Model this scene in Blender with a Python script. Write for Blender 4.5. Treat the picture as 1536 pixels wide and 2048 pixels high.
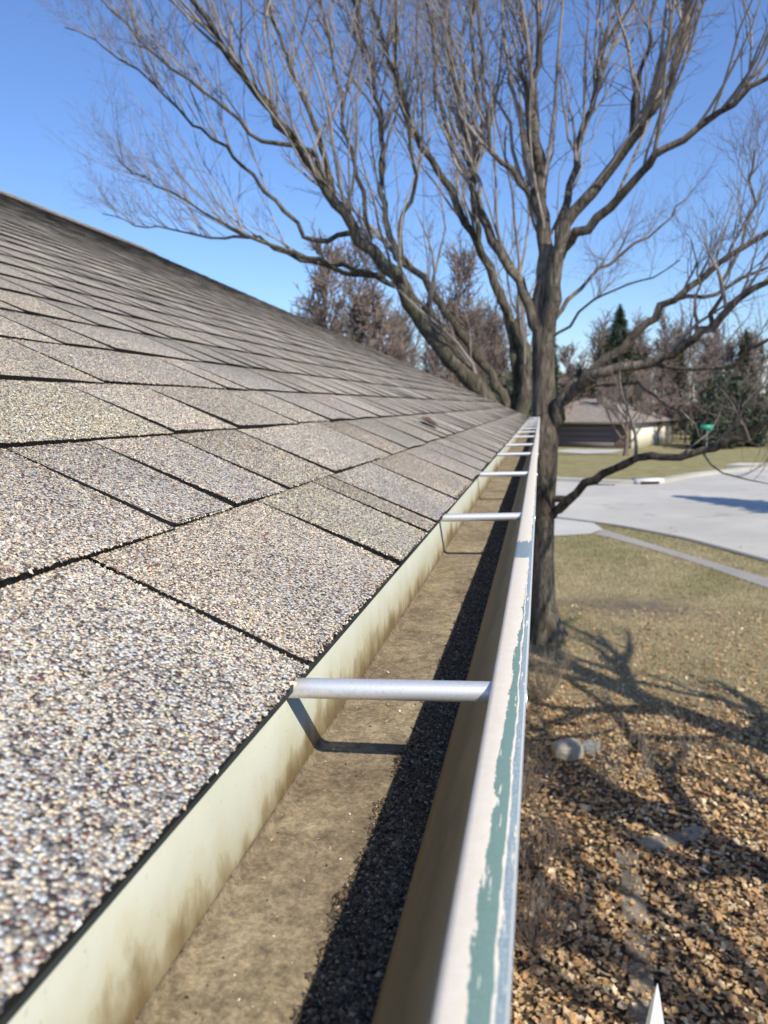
import bpy, math, random
import numpy as np
rng = np.random.default_rng(11)
random.seed(5)
for o in list(bpy.data.objects): bpy.data.objects.remove(o)
scene = bpy.context.scene
col = scene.collection
H = 3.0                                   # eye height above the lawn

# ------------------------------------------------------------------ camera
F = 1450.0                                # focal length in pixels of a 1536 x 2048 frame
def cam_axes(vx, vy, m):
    g = np.array([vx - 768, 1024 - vy, -F]); g /= np.linalg.norm(g)
    n = np.cross(np.array([1, m, 0.]), g); n /= np.linalg.norm(n)
    if n[1] < 0: n = -n
    return np.array([np.cross(g, n), g, n])      # rows: world axes in camera space
RW = cam_axes(1081, 810, .02)
cam_data = bpy.data.cameras.new('camera'); cam = bpy.data.objects.new('camera', cam_data); col.objects.link(cam)
from mathutils import Matrix, Vector
M4 = Matrix([list(RW[i]) + [0] for i in range(3)] + [[0, 0, 0, 1]])
M4.translation = Vector((0, 0, H)); cam.matrix_world = M4
cam_data.sensor_fit = 'VERTICAL'; cam_data.sensor_height = 36; cam_data.lens = F / 2048 * 36
cam_data.clip_start = .02; cam_data.clip_end = 3000
cam_data.dof.use_dof = True; cam_data.dof.focus_distance = .50; cam_data.dof.aperture_fstop = 14
scene.camera = cam
def ray(px, py): return RW @ np.array([px - 768, 1024 - py, -F])
def at(px, py, Y):                         # the point at distance Y down the gutter line that a direction meets
    d = ray(px, py); d = d * Y / d[1]; return np.array([d[0], d[1], d[2] + H])
def on_ground(px, py, z=0.0):
    d = ray(px, py); d = d * (z - H) / d[2]; return np.array([d[0], d[1], z])

# ------------------------------------------------------------------ light
SUN = np.array([-.83, .845, -1.0]); SUN /= np.linalg.norm(SUN)
el = math.asin(-SUN[2]); az = math.atan2(-SUN[0], -SUN[1])
world = bpy.data.worlds.new('World'); scene.world = world; world.use_nodes = True
wn = world.node_tree.nodes; wl = world.node_tree.links
sky = wn.new('ShaderNodeTexSky'); sky.sky_type = 'NISHITA'; sky.sun_disc = False
sky.sun_elevation = el; sky.sun_rotation = az; sky.air_density = 1.25; sky.dust_density = .25; sky.ozone_density = 3.2; sky.altitude = 200
bg = wn['Background']; bg.inputs['Strength'].default_value = .112
tint = wn.new('ShaderNodeMix'); tint.data_type = 'RGBA'; tint.blend_type = 'MULTIPLY'; tint.inputs[0].default_value = 1; tint.inputs[7].default_value = (.85, 1.01, 1.36, 1)
wl.new(sky.outputs[0], tint.inputs[6]); wl.new(tint.outputs[2], bg.inputs['Color'])
sd = bpy.data.lights.new('sun', 'SUN'); sd.energy = 4.8; sd.angle = math.radians(.55); sd.color = (1, .94, .83)
so = bpy.data.objects.new('sun', sd); col.objects.link(so)
so.rotation_euler = Vector(SUN).to_track_quat('-Z', 'Y').to_euler()
so.location = (6, -6, 12)
vs = scene.view_settings
scene.display_settings.display_device = 'sRGB'
vs.view_transform = 'Standard'; vs.look = 'None'; vs.exposure = 0.2; vs.gamma = 1.0; vs.use_curve_mapping = False
scene.cycles.max_bounces = 6; scene.cycles.use_denoising = True

# ------------------------------------------------------------------ helpers
def link(o, parent=None):
    col.objects.link(o)
    if parent is not None: o.parent = parent
    return o
def empty(name, loc=(0, 0, 0)):
    o = bpy.data.objects.new(name, None); o.location = loc; o.empty_display_size = .1; return link(o)
def tag(o, label=None, cat=None, group=None, kind=None):
    if label: o['label'] = label
    if cat: o['category'] = cat
    if group: o['group'] = group
    if kind: o['kind'] = kind
    return o
def mesh_obj(name, V, Fq, mats, parent=None, smooth=False, midx=None, colors=None):
    """V (n,3); Fq an int array (m,3|4) or a list of polygons. Coordinates are world; parents are un-rotated Empties."""
    V = np.asarray(V, float)
    me = bpy.data.meshes.new(name)
    if parent is not None:
        off = np.zeros(3); p = parent
        while p is not None: off += np.array(p.location); p = p.parent
        V = V - off
    if isinstance(Fq, np.ndarray):
        m, k = Fq.shape
        me.vertices.add(len(V)); me.vertices.foreach_set('co', V.astype(np.float32).ravel())
        me.loops.add(m * k); me.loops.foreach_set('vertex_index', Fq.astype(np.int32).ravel())
        me.polygons.add(m); me.polygons.foreach_set('loop_start', (np.arange(m) * k).astype(np.int32))
        me.update(calc_edges=True)
    else:
        me.from_pydata([tuple(v) for v in V], [], [tuple(int(i) for i in f) for f in Fq])
    for mt in (mats if isinstance(mats, (list, tuple)) else [mats]): me.materials.append(mt)
    if midx is not None: me.polygons.foreach_set('material_index', np.asarray(midx, np.int32))
    if smooth: me.polygons.foreach_set('use_smooth', np.ones(len(me.polygons), bool))
    if colors is not None:
        a = me.color_attributes.new('tone', 'FLOAT_COLOR', 'POINT')
        c = np.ones((len(V), 4), np.float32); c[:, :3] = colors; a.data.foreach_set('color', c.ravel())
    me.validate(); me.update()
    o = bpy.data.objects.new(name, me); return link(o, parent)
def norm(a): return a / np.maximum(np.linalg.norm(a, axis=-1, keepdims=True), 1e-9)

class MB:
    """collects boxes, prisms and tubes into one mesh"""
    def __init__(s): s.V = []; s.Q = []; s.n = 0
    def add(s, V, Q):
        s.V.append(np.asarray(V, float)); s.Q.append(np.asarray(Q, int) + s.n); s.n += len(V)
    def tubes(s, P, Rr, k=3):              # P (N,n,3), Rr (N,n): N tapered tubes at once
        N, n, _ = P.shape
        if N == 0: return
        T = np.empty_like(P); T[:, 1:-1] = P[:, 2:] - P[:, :-2]; T[:, 0] = P[:, 1] - P[:, 0]; T[:, -1] = P[:, -1] - P[:, -2]
        T = norm(T)
        ref = np.where(np.abs(T[:, :1, 2:3]) > .8, np.array([1., 0, 0]), np.array([0, 0, 1.]))
        ref = np.broadcast_to(ref, T.shape)
        U = norm(np.cross(T, ref)); W = np.cross(T, U)
        a = np.arange(k) * 2 * np.pi / k
        ring = U[:, :, None, :] * np.cos(a)[:, None] + W[:, :, None, :] * np.sin(a)[:, None]
        V = P[:, :, None, :] + Rr[:, :, None, None] * ring
        idx = np.arange(N * n * k).reshape(N, n, k)
        q = np.stack([idx[:, :-1], np.roll(idx[:, :-1], -1, 2), np.roll(idx[:, 1:], -1, 2), idx[:, 1:]], -1).reshape(-1, 4)
        s.add(V.reshape(-1, 3), q)
    def tube(s, P, Rr, k=8): s.tubes(np.asarray(P, float)[None], np.asarray(Rr, float)[None], k)
    def box(s, lo, hi):
        x0, y0, z0 = lo; x1, y1, z1 = hi
        V = [(x0,y0,z0),(x1,y0,z0),(x1,y1,z0),(x0,y1,z0),(x0,y0,z1),(x1,y0,z1),(x1,y1,z1),(x0,y1,z1)]
        s.add(V, [(3,2,1,0),(4,5,6,7),(0,1,5,4),(1,2,6,5),(2,3,7,6),(3,0,4,7)])
    def slab(s, pts, z0, z1):              # four ground points, any quad
        V = [(p[0], p[1], z0) for p in pts] + [(p[0], p[1], z1) for p in pts]
        s.add(V, [(3,2,1,0),(4,5,6,7),(0,1,5,4),(1,2,6,5),(2,3,7,6),(3,0,4,7)])
    def build(s, name, mat, parent=None, smooth=False):
        return mesh_obj(name, np.concatenate(s.V), np.concatenate(s.Q), mat, parent, smooth)

# ------------------------------------------------------------------ materials
def mat(name, rough=.8, metal=0.0, spec=.3):
    m = bpy.data.materials.new(name); m.use_nodes = True
    nt = m.node_tree; b = nt.nodes['Principled BSDF']
    b.inputs['Roughness'].default_value = rough; b.inputs['Metallic'].default_value = metal
    b.inputs['Specular IOR Level'].default_value = spec
    return m, nt.nodes, nt.links, b
class G:
    """small node-graph writer"""
    def __init__(s, m): s.t = m.node_tree; s.n = s.t.nodes; s.l = s.t.links
    def put(s, sock, v):
        if isinstance(v, bpy.types.NodeSocket): s.l.new(v, sock)
        elif isinstance(v, (tuple, list)) and sock.type == 'RGBA' and len(v) == 3: sock.default_value = (*v, 1)
        else: sock.default_value = v
    def pos(s): return s.n.new('ShaderNodeNewGeometry').outputs['Position']
    def sep(s, v): x = s.n.new('ShaderNodeSeparateXYZ'); s.put(x.inputs[0], v); return x.outputs
    def comb(s, x, y, z):
        c = s.n.new('ShaderNodeCombineXYZ')
        for i, v in enumerate((x, y, z)): s.put(c.inputs[i], v)
        return c.outputs[0]
    def scale(s, v, k):
        m = s.n.new('ShaderNodeVectorMath'); m.operation = 'MULTIPLY'; s.put(m.inputs[0], v); m.inputs[1].default_value = k; return m.outputs[0]
    def math(s, op, a, b=0.0, clamp=False):
        m = s.n.new('ShaderNodeMath'); m.operation = op; m.use_clamp = clamp; s.put(m.inputs[0], a); s.put(m.inputs[1], b); return m.outputs[0]
    def noise(s, v, sc, det=4, rough=.55, col=False, dist=0.0):
        x = s.n.new('ShaderNodeTexNoise'); s.put(x.inputs['Vector'], v); x.inputs['Scale'].default_value = sc
        x.inputs['Detail'].default_value = det; x.inputs['Roughness'].default_value = rough; x.inputs['Distortion'].default_value = dist
        return x.outputs['Color' if col else 'Fac']
    def vor(s, v, sc, out='Color', feat='F1'):
        x = s.n.new('ShaderNodeTexVoronoi'); x.feature = feat; s.put(x.inputs['Vector'], v); x.inputs['Scale'].default_value = sc; return x.outputs[out]
    def ramp(s, f, stops, const=False):
        r = s.n.new('ShaderNodeValToRGB'); s.put(r.inputs[0], f); e = r.color_ramp.elements
        if const: r.color_ramp.interpolation = 'CONSTANT'
        while len(e) < len(stops): e.new(.5)
        for i, (p, c) in enumerate(stops):
            e[i].position = p; e[i].color = (*c, 1) if isinstance(c, (tuple, list)) else (c, c, c, 1)
        return r.outputs[0]
    def mix(s, f, a, b, mode='MIX'):
        m = s.n.new('ShaderNodeMix'); m.data_type = 'RGBA'; m.blend_type = mode
        s.put(m.inputs[0], f); s.put(m.inputs[6], a); s.put(m.inputs[7], b); return m.outputs[2]
    def bump(s, h, strength, dist):
        b = s.n.new('ShaderNodeBump'); b.inputs['Strength'].default_value = strength; b.inputs['Distance'].default_value = dist
        s.put(b.inputs['Height'], h); return b.outputs[0]
    def attr(s, name): a = s.n.new('ShaderNodeAttribute'); a.attribute_name = name; return a.outputs['Color']

def plain(name, c, rough=.8, metal=0., var=.25, sc=6., spec=.3, bump=0., bsc=40.):
    m, n, l, b = mat(name, rough, metal, spec); g = G(m); p = g.pos()
    f = g.noise(p, sc, 5)
    lo = tuple(x * (1 - var) for x in c); hi = tuple(min(x * (1 + var), .95) for x in c)
    l.new(g.ramp(f, [(.3, lo), (.7, hi)]), b.inputs['Base Color'])
    if bump: l.new(g.bump(g.noise(p, bsc, 5), bump, .02), b.inputs['Normal'])
    return m

GRAN = [((.80,.67,.44), .15), ((.66,.68,.65), .20), ((.54,.46,.36), .14), ((.31,.285,.255), .19), ((.075,.07,.068), .12), ((.21,.095,.075), .06), ((.88,.83,.68), .08), ((.13,.135,.155), .03)]
def granule_material():
    m, n, l, b = mat('shingle_granules', .9, 0, .15); g = G(m); p = g.pos()
    sx = g.sep(g.vor(p, 680.))[0]
    acc = 0; stops = []
    for c, w in GRAN: stops.append((min(acc, .999), c)); acc += w
    cell = g.ramp(sx, stops, True)
    tone = g.attr('tone')
    gap = g.ramp(g.vor(p, 680., 'Distance'), [(.36, 1.), (.70, .50)])
    c = g.mix(1.0, g.mix(1.0, cell, gap, 'MULTIPLY'), tone, 'MULTIPLY')
    blotch = g.ramp(g.noise(p, 3.5, 5, .6), [(.3, .80), (.72, 1.10)])
    c = g.mix(1.0, c, blotch, 'MULTIPLY')
    l.new(c, b.inputs['Base Color'])
    d = g.vor(p, 680., 'Distance'); h = g.math('SUBTRACT', 1.0, d)
    h2 = g.math('ADD', h, g.math('MULTIPLY', sx, .6))
    l.new(g.bump(h2, 1.0, .0010), b.inputs['Normal'])
    return m
M = {}
M['granule'] = granule_material()
def attr_mat(name, rough=.85, spec=.2):
    m, n, l, b = mat(name, rough, 0, spec); g = G(m); l.new(g.attr('tone'), b.inputs['Base Color']); return m
M['grain'] = attr_mat('loose_grains', .8, .25)
M['asphalt_edge'] = plain('asphalt_edge', (.012, .011, .010), .9, var=.4, sc=300)
M['wood_board'] = plain('painted_board', (.62, .62, .55), .6, var=.06, sc=8)
M['siding'] = plain('house_siding', (.50, .47, .40), .8, var=.1, sc=5)

def gutter_back_mat():
    m, n, l, b = mat('sage_enamel_wall', .5, 0, .4); g = G(m); p = g.pos(); x, y, z = g.sep(p)
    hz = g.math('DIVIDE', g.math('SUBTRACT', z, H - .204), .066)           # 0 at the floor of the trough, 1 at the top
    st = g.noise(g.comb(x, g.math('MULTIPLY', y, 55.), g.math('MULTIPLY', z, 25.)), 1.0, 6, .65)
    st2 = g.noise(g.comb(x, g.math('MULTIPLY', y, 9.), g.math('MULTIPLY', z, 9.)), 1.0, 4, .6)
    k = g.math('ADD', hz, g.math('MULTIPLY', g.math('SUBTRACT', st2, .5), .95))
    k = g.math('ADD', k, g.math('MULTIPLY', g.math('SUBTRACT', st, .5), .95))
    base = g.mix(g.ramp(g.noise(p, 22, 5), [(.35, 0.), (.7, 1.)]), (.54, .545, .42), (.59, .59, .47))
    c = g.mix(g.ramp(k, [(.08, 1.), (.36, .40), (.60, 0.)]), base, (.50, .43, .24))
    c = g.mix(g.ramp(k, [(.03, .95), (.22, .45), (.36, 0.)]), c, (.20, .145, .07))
    fl = g.ramp(g.noise(g.comb(x, g.math('MULTIPLY', y, 330.), g.math('MULTIPLY', z, 150.)), 1., 4, .75), [(.63, 0.), (.70, 1.)])
    c = g.mix(g.math('MULTIPLY', fl, .5), c, (.22, .21, .16))
    l.new(c, b.inputs['Base Color'])
    l.new(g.bump(g.noise(p, 60, 4), .08, .004), b.inputs['Normal']); return m
def gutter_floor_mat():
    m, n, l, b = mat('silted_trough_floor', .85, 0, .2); g = G(m); p = g.pos()
    f = g.noise(p, 16, 8, .62); f2 = g.noise(p, 140, 6, .7); f3 = g.noise(g.scale(p, (30, 9, 30)), 1, 5, .6)
    c = g.ramp(f, [(.30, (.16, .12, .075)), (.45, (.235, .182, .115)), (.60, (.31, .248, .155)), (.8, (.38, .31, .185))])
    c = g.mix(g.ramp(f3, [(.5, 0.), (.75, .55)]), c, (.33, .265, .135))
    c = g.mix(1.0, c, g.ramp(f2, [(.33, .52), (.62, 1.15)]), 'MULTIPLY')
    c = g.mix(1.0, c, g.ramp(g.noise(p, 420, 4, .8), [(.36, .70), (.64, 1.18)]), 'MULTIPLY')
    sp = g.ramp(g.vor(p, 420, 'Distance'), [(.0, .8), (.07, 0.)])
    c = g.mix(g.math('MULTIPLY', sp, g.ramp(g.noise(p, 30, 2), [(.52, 0.), (.62, .8)])), c, (.05, .042, .03))
    l.new(c, b.inputs['Base Color'])
    l.new(g.bump(g.math('ADD', f2, g.math('MULTIPLY', f, .6)), .55, .0035), b.inputs['Normal']); return m
def gutter_front_mat():
    m, n, l, b = mat('stained_shaded_front_wall', .6, 0, .3); g = G(m); p = g.pos(); x, y, z = g.sep(p)
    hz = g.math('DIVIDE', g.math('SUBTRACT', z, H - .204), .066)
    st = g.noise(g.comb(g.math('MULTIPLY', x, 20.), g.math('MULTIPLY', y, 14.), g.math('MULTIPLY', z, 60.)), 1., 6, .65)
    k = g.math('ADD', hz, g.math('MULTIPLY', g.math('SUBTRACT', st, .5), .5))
    c = g.ramp(k, [(.08, (.10, .066, .030)), (.30, (.165, .112, .050)), (.48, (.12, .082, .036)), (.62, (.20, .145, .066)), (.78, (.20, .165, .11)), (.95, (.29, .28, .25))])  # brown stains; the grey top stops put the hem's shade into the colour
    l.new(c, b.inputs['Base Color']); l.new(g.bump(g.noise(p, 90, 5), .2, .002), b.inputs['Normal']); return m
def lip_mat():
    """cream paint peeled back from the outer half of the rolled lip: sage green underneath, bare blue-grey metal at the rim, with a painted edge highlight"""
    m, n, l, b = mat('peeling_lip_paint', .45, 0, .45); g = G(m); p = g.pos(); x, y, z = g.sep(p)
    u = g.math('DIVIDE', g.math('ADD', x, .0225), .0165)                   # 0 inner edge, 1 outer edge
    n1 = g.noise(g.comb(0., g.math('MULTIPLY', y, 14.), 3.), 1.0, 7, .62)
    n2 = g.noise(g.comb(g.math('MULTIPLY', x, 420.), g.math('MULTIPLY', y, 50.), 7.), 1., 5, .6)
    # how far in from the rim the paint has gone: most close to the camera, less towards the far end
    near = g.ramp(g.math('MULTIPLY', y, .1), [(.018, .46), (.028, .50), (.036, .60), (.045, .70), (.055, .80), (.072, .86), (.11, .94), (.3, 1.0)])
    edge = g.math('ADD', near, g.math('MULTIPLY', g.math('SUBTRACT', n1, .5), .42))
    edge = g.math('ADD', edge, g.math('MULTIPLY', g.math('SUBTRACT', n2, .5), .30))
    n4 = g.noise(g.comb(g.math('MULTIPLY', x, 900.), g.math('MULTIPLY', y, 330.), 2.), 1., 3, .6)
    edge = g.math('ADD', edge, g.math('MULTIPLY', g.math('SUBTRACT', n4, .5), .16))
    isl = g.math('GREATER_THAN', g.noise(g.comb(g.math('MULTIPLY', x, 520.), g.math('MULTIPLY', y, 38.), 11.), 1., 4, .62), .615)
    bare = g.math('MULTIPLY', g.math('GREATER_THAN', u, edge), g.math('SUBTRACT', 1.0, isl))
    # one place where the paint is off across the whole lip
    yy = g.math('ADD', y, g.math('MULTIPLY', g.math('SUBTRACT', n2, .5), .05))
    patch = g.math('MULTIPLY', g.math('GREATER_THAN', yy, .655), g.math('LESS_THAN', yy, .735))
    gap = g.math('ADD', .83, g.math('MULTIPLY', g.math('SUBTRACT', n1, .5), .16))
    metal = g.math('GREATER_THAN', u, gap)
    strip = g.math('LESS_THAN', g.math('ABSOLUTE', g.math('SUBTRACT', u, g.math('ADD', gap, g.math('MULTIPLY', g.math('SUBTRACT', n2, .56), .16)))), .022)
    cream = g.mix(g.ramp(g.noise(p, 300, 3), [(.3, 0.), (.7, 1.)]), (.79, .69, .53), (.84, .75, .60))
    dirt = g.ramp(g.noise(g.scale(p, (900, 260, 900)), 1, 3, .6), [(.75, 0.), (.80, 1.)])
    cream = g.mix(g.math('MULTIPLY', dirt, .6), cream, (.25, .22, .17))
    green = g.mix(g.noise(p, 900, 3), (.14, .225, .185), (.215, .315, .265))
    blue = g.mix(g.ramp(g.noise(p, 1500, 2, .7), [(.4, 0.), (.68, 1.)]), (.17, .225, .245), (.37, .435, .455))
    c = g.mix(bare, cream, green)
    c = g.mix(g.math('MULTIPLY', bare, metal), c, blue)
    c = g.mix(g.math('MULTIPLY', bare, strip), c, cream)
    c = g.mix(patch, c, blue)
    rim = g.math('GREATER_THAN', u, .99)
    c = g.mix(rim, c, (.62, .66, .68))  # pale blue-white highlight of the rounded edge, painted into the colour
    l.new(c, b.inputs['Base Color'])
    l.new(g.bump(g.math('ADD', g.math('SUBTRACT', 1.0, g.math('MAXIMUM', bare, patch)), g.math('MULTIPLY', g.noise(p, 1200, 3), .35)), .5, .0004), b.inputs['Normal'])
    return m
M['g_back'] = gutter_back_mat(); M['g_floor'] = gutter_floor_mat(); M['g_front'] = gutter_front_mat(); M['g_lip'] = lip_mat()
M['g_out'] = plain('gutter_outside_paint', (.66, .65, .58), .5, var=.05, sc=10)
def alu():
    m, n, l, b = mat('weathered_aluminium', .42, .6, .5); g = G(m); p = g.pos()
    f = g.noise(p, 420, 5, .7)
    l.new(g.ramp(f, [(.3, (.60, .59, .57)), (.5, (.76, .755, .735)), (.7, (.83, .82, .80))]), b.inputs['Base Color'])
    l.new(g.ramp(f, [(.3, .55), (.7, .36)]), b.inputs['Roughness']); return m
M['alu'] = alu()

def bark(name, dark, lite, sc=9., moss=.25):
    m, n, l, b = mat(name, .95, 0, .1); g = G(m); p = g.pos()
    f = g.noise(g.scale(p, (sc * 2.2, sc * 2.2, sc * .45)), 1., 7, .68, dist=.6)
    f2 = g.noise(p, 1.7, 4)
    c = g.ramp(f, [(.32, dark), (.52, tuple((a + b_) / 2 for a, b_ in zip(dark, lite))), (.68, lite)])
    if moss: c = g.mix(g.ramp(f2, [(.52, 0.), (.72, moss)]), c, (.13, .135, .055))
    c = g.mix(1., c, g.ramp(g.noise(p, .9, 3), [(.35, .62), (.65, 1.2)]), 'MULTIPLY')
    l.new(c, b.inputs['Base Color']); l.new(g.bump(f, 1.0, .05), b.inputs['Normal']); return m
M['bark'] = bark('grey_brown_bark', (.032, .027, .022), (.32, .27, .21))
M['bark2'] = bark('olive_bark', (.034, .029, .022), (.23, .20, .145), 8., .40)
M['twig'] = plain('twig_bark', (.27, .235, .20), .9, var=.35, sc=5)
M['twig_red'] = plain('budding_twig_bark', (.17, .135, .115), .9, var=.35, sc=4)
M['far_twig'] = plain('far_twig_bark', (.20, .155, .13), .95, var=.4, sc=.35)
M['far_bark'] = plain('far_bark', (.16, .125, .10), .95, var=.3, sc=.5)
M['needle'] = plain('conifer_needles', (.050, .068, .034), .8, var=.4, sc=1.2)
M['needle2'] = plain('evergreen_leaves', (.042, .058, .032), .7, var=.5, sc=1.6)

# ------------------------------------------------------------------ ground
def terr(x, y): return -.85 * np.clip((y - 37) / 26., 0, 1) ** 1.2
def ground_mat():
    m, n, l, b = mat('late_winter_lawn', .95, 0, .1); g = G(m); p = g.pos(); x, y, z = g.sep(p)
    fine = g.noise(p, 42, 6, .7); mid = g.noise(p, 3.2, 6, .62); big = g.noise(p, .45, 4, .55)
    straw = g.ramp(fine, [(.3, (.25, .19, .10)), (.5, (.46, .37, .205)), (.7, (.63, .53, .32))])
    green = g.ramp(fine, [(.3, (.15, .14, .05)), (.5, (.27, .25, .095)), (.7, (.40, .36, .15))])
    soil = g.ramp(fine, [(.3, (.055, .04, .028)), (.55, (.13, .098, .07)), (.75, (.23, .175, .125))])
    # the lawn greens up away from the house, and the bed by the wall is soil under leaves
    gf = g.math('ADD', g.math('MULTIPLY', g.math('SUBTRACT', y, 10.), .085), g.math('MULTIPLY', g.math('SUBTRACT', mid, .5), 2.4))
    gf = g.math('ADD', gf, g.math('MULTIPLY', g.math('SUBTRACT', big, .5), 1.6))
    c = g.mix(g.ramp(gf, [(.1, 0.), (1.1, .62)]), straw, green)
    c = g.mix(1., c, g.ramp(g.noise(p, 1.1, 6, .7), [(.32, .68), (.66, 1.18)]), 'MULTIPLY')
    sf = g.math('ADD', g.math('MULTIPLY', g.math('SUBTRACT', 7.4, y), .42), g.math('MULTIPLY', g.math('SUBTRACT', mid, .5), 2.0))
    c = g.mix(g.ramp(sf, [(.1, 0.), (.8, 1.)]), c, soil)
    # a worn ring of bark mulch beyond the tree
    dx = g.math('DIVIDE', g.math('SUBTRACT', x, 1.35), 1.5); dy = g.math('DIVIDE', g.math('SUBTRACT', y, 11.0), .75)
    r = g.math('SQRT', g.math('ADD', g.math('MULTIPLY', dx, dx), g.math('MULTIPLY', dy, dy)))
    r = g.math('ADD', r, g.math('MULTIPLY', g.math('SUBTRACT', mid, .5), 1.6))
    c = g.mix(g.ramp(r, [(.1, .8), (1.15, 0.)]), c, g.ramp(fine, [(.3, (.085, .065, .055)), (.55, (.19, .15, .125)), (.75, (.30, .25, .20))]))
    l.new(c, b.inputs['Base Color'])
    l.new(g.bump(g.math('ADD', fine, mid), .9, .06), b.inputs['Normal']); return m
M['ground'] = ground_mat()
gx = np.unique(np.concatenate([np.linspace(-900, -60, 12), np.linspace(-60, 60, 41), np.linspace(60, 900, 12), np.linspace(-2, 6, 33)]))
gy = np.unique(np.concatenate([np.linspace(-300, -10, 8), np.linspace(-10, 90, 101), np.linspace(90, 1800, 16)]))
XX, YY = np.meshgrid(gx, gy, indexing='ij'); ZZ = terr(XX, YY)
ii = np.arange(XX.size).reshape(XX.shape)
Q = np.stack([ii[:-1, :-1], ii[1:, :-1], ii[1:, 1:], ii[:-1, 1:]], -1).reshape(-1, 4)
gobj = mesh_obj('ground', np.stack([XX, YY, ZZ], -1).reshape(-1, 3), Q, M['ground'], smooth=True); tag(gobj, kind='structure')

def paving(name, c1, c2, sc, crack=0.):
    m, n, l, b = mat(name, .9, 0, .2); g = G(m); p = g.pos()
    c = g.mix(g.noise(p, sc, 6, .65), c1, c2)
    c = g.mix(1., c, g.ramp(g.noise(p, .35, 4), [(.35, .86), (.65, 1.06)]), 'MULTIPLY')
    c = g.mix(1., c, g.ramp(g.noise(p, 60, 3, .8), [(.35, .86), (.65, 1.08)]), 'MULTIPLY')
    l.new(c, b.inputs['Base Color']); l.new(g.bump(g.noise(p, 90, 3), .2, .01), b.inputs['Normal']); return m
def road_mat():
    m = paving('sun_bleached_road', (.49, .46, .395), (.56, .525, .455), 1.1); g = G(m); b = g.n['Principled BSDF']; p = g.pos()
    old = b.inputs['Base Color'].links[0].from_socket
    w = g.n.new('ShaderNodeVectorMath'); w.operation = 'ADD'; g.put(w.inputs[0], g.scale(p, (.22, .22, 0))); g.put(w.inputs[1], g.scale(g.noise(p, 1.3, 4, .6, True), (.35, .35, 0)))
    ed = g.vor(w.outputs[0], 1.0, 'Distance', 'DISTANCE_TO_EDGE')
    c = g.mix(g.math('MULTIPLY', g.ramp(ed, [(.004, 1.), (.012, 0.)]), g.ramp(g.noise(p, .5, 2), [(.45, 0.), (.55, .75)])), old, (.26, .25, .23))
    c = g.mix(g.ramp(g.noise(g.scale(p, (.5, .16, 1)), 1., 5, .6), [(.45, 0.), (.75, .45)]), c, (.40, .385, .35))
    g.l.new(c, b.inputs['Base Color']); return m
M['road'] = road_mat()
M['road_plain'] = paving('sun_bleached_road_edge', (.54, .505, .435), (.62, .58, .505), 1.1)
M['walk'] = paving('concrete_walk', (.30, .275, .235), (.39, .36, .315), 2.)
M['apron'] = paving('pale_concrete', (.50, .475, .42), (.58, .555, .49), 2.)
M['kerb'] = paving('kerb_concrete', (.42, .395, .32), (.52, .49, .41), 3.)
M['kerb_dark'] = paving('dark_kerb_concrete', (.14, .135, .125), (.25, .24, .22), 4.)  # near kerb, coloured darker than the far one
def sheet(name, pts, z, material, parent=None):
    pts = np.asarray(pts, float); V = np.c_[pts, terr(pts[:, 0], pts[:, 1]) + z]
    return mesh_obj(name, V, [list(range(len(V)))], material, parent)
def band(name, line, w0, w1, z0, z1, material, parent=None):
    """an extruded strip (kerb) along a ground polyline, from offset w0 to w1 to its left"""
    L = np.asarray(line, float); t = norm(np.gradient(L, axis=0)); nn = np.c_[-t[:, 1], t[:, 0]]
    a = L + nn * w0; b_ = L + nn * w1; za = terr(L[:, 0], L[:, 1])
    prof = [np.c_[a, za + z0], np.c_[a, za + z1 - .02], np.c_[a + (b_ - a) * .15, za + z1], np.c_[b_ + (a - b_) * .1, za + z1], np.c_[b_, za + z1 - .015], np.c_[b_, za + z0]]
    V = np.stack(prof, 1); n_, k, _ = V.shape; ix = np.arange(n_ * k).reshape(n_, k)
    q = np.stack([ix[:-1, :-1], ix[:-1, 1:], ix[1:, 1:], ix[1:, :-1]], -1).reshape(-1, 4)
    Vf = V.reshape(-1, 3)
    return mesh_obj(name, Vf, [list(f) for f in q] + [list(ix[0]), list(ix[-1][::-1])], material, parent)
def smooth_line(pts, step=.8):
    P = np.asarray(pts, float); out = []
    ext = np.vstack([2 * P[0] - P[1], P, 2 * P[-1] - P[-2]])
    for i in range(1, len(ext) - 2):
        n_ = max(2, int(np.linalg.norm(ext[i + 1] - ext[i]) / step))
        for k in range(n_):
            t = k / n_; a, b_, c, d = ext[i - 1:i + 3]
            out.append(.5 * (2 * b_ + (c - a) * t + (2 * a - 5 * b_ + 4 * c - d) * t * t + (3 * b_ - a - 3 * c + d) * t ** 3))
    out.append(P[-1]); return np.array(out)
near_k = smooth_line([(14, -4), (8.2, 6), (5.6, 11.6), (4.24, 14.67), (3.4, 16.5), (2.83, 17.4), (1.95, 18.5), (1.04, 19.3), (-.6, 20.6), (-4, 24), (-10, 31), (-14.6, 36.6)])
far_k = smooth_line([(-7, 36.6), (-4, 33.2), (-1.5, 30.6), (.59, 29.5), (2.26, 28.7), (3.65, 28.3), (4.7, 28.9), (6.4, 31.4), (9.87, 34.9), (13, 36.6), (60, 36.8)])
road = sheet('road', np.vstack([near_k, far_k, [(70, 36.5), (70, -10)]]), .006, M['road'])
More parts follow.
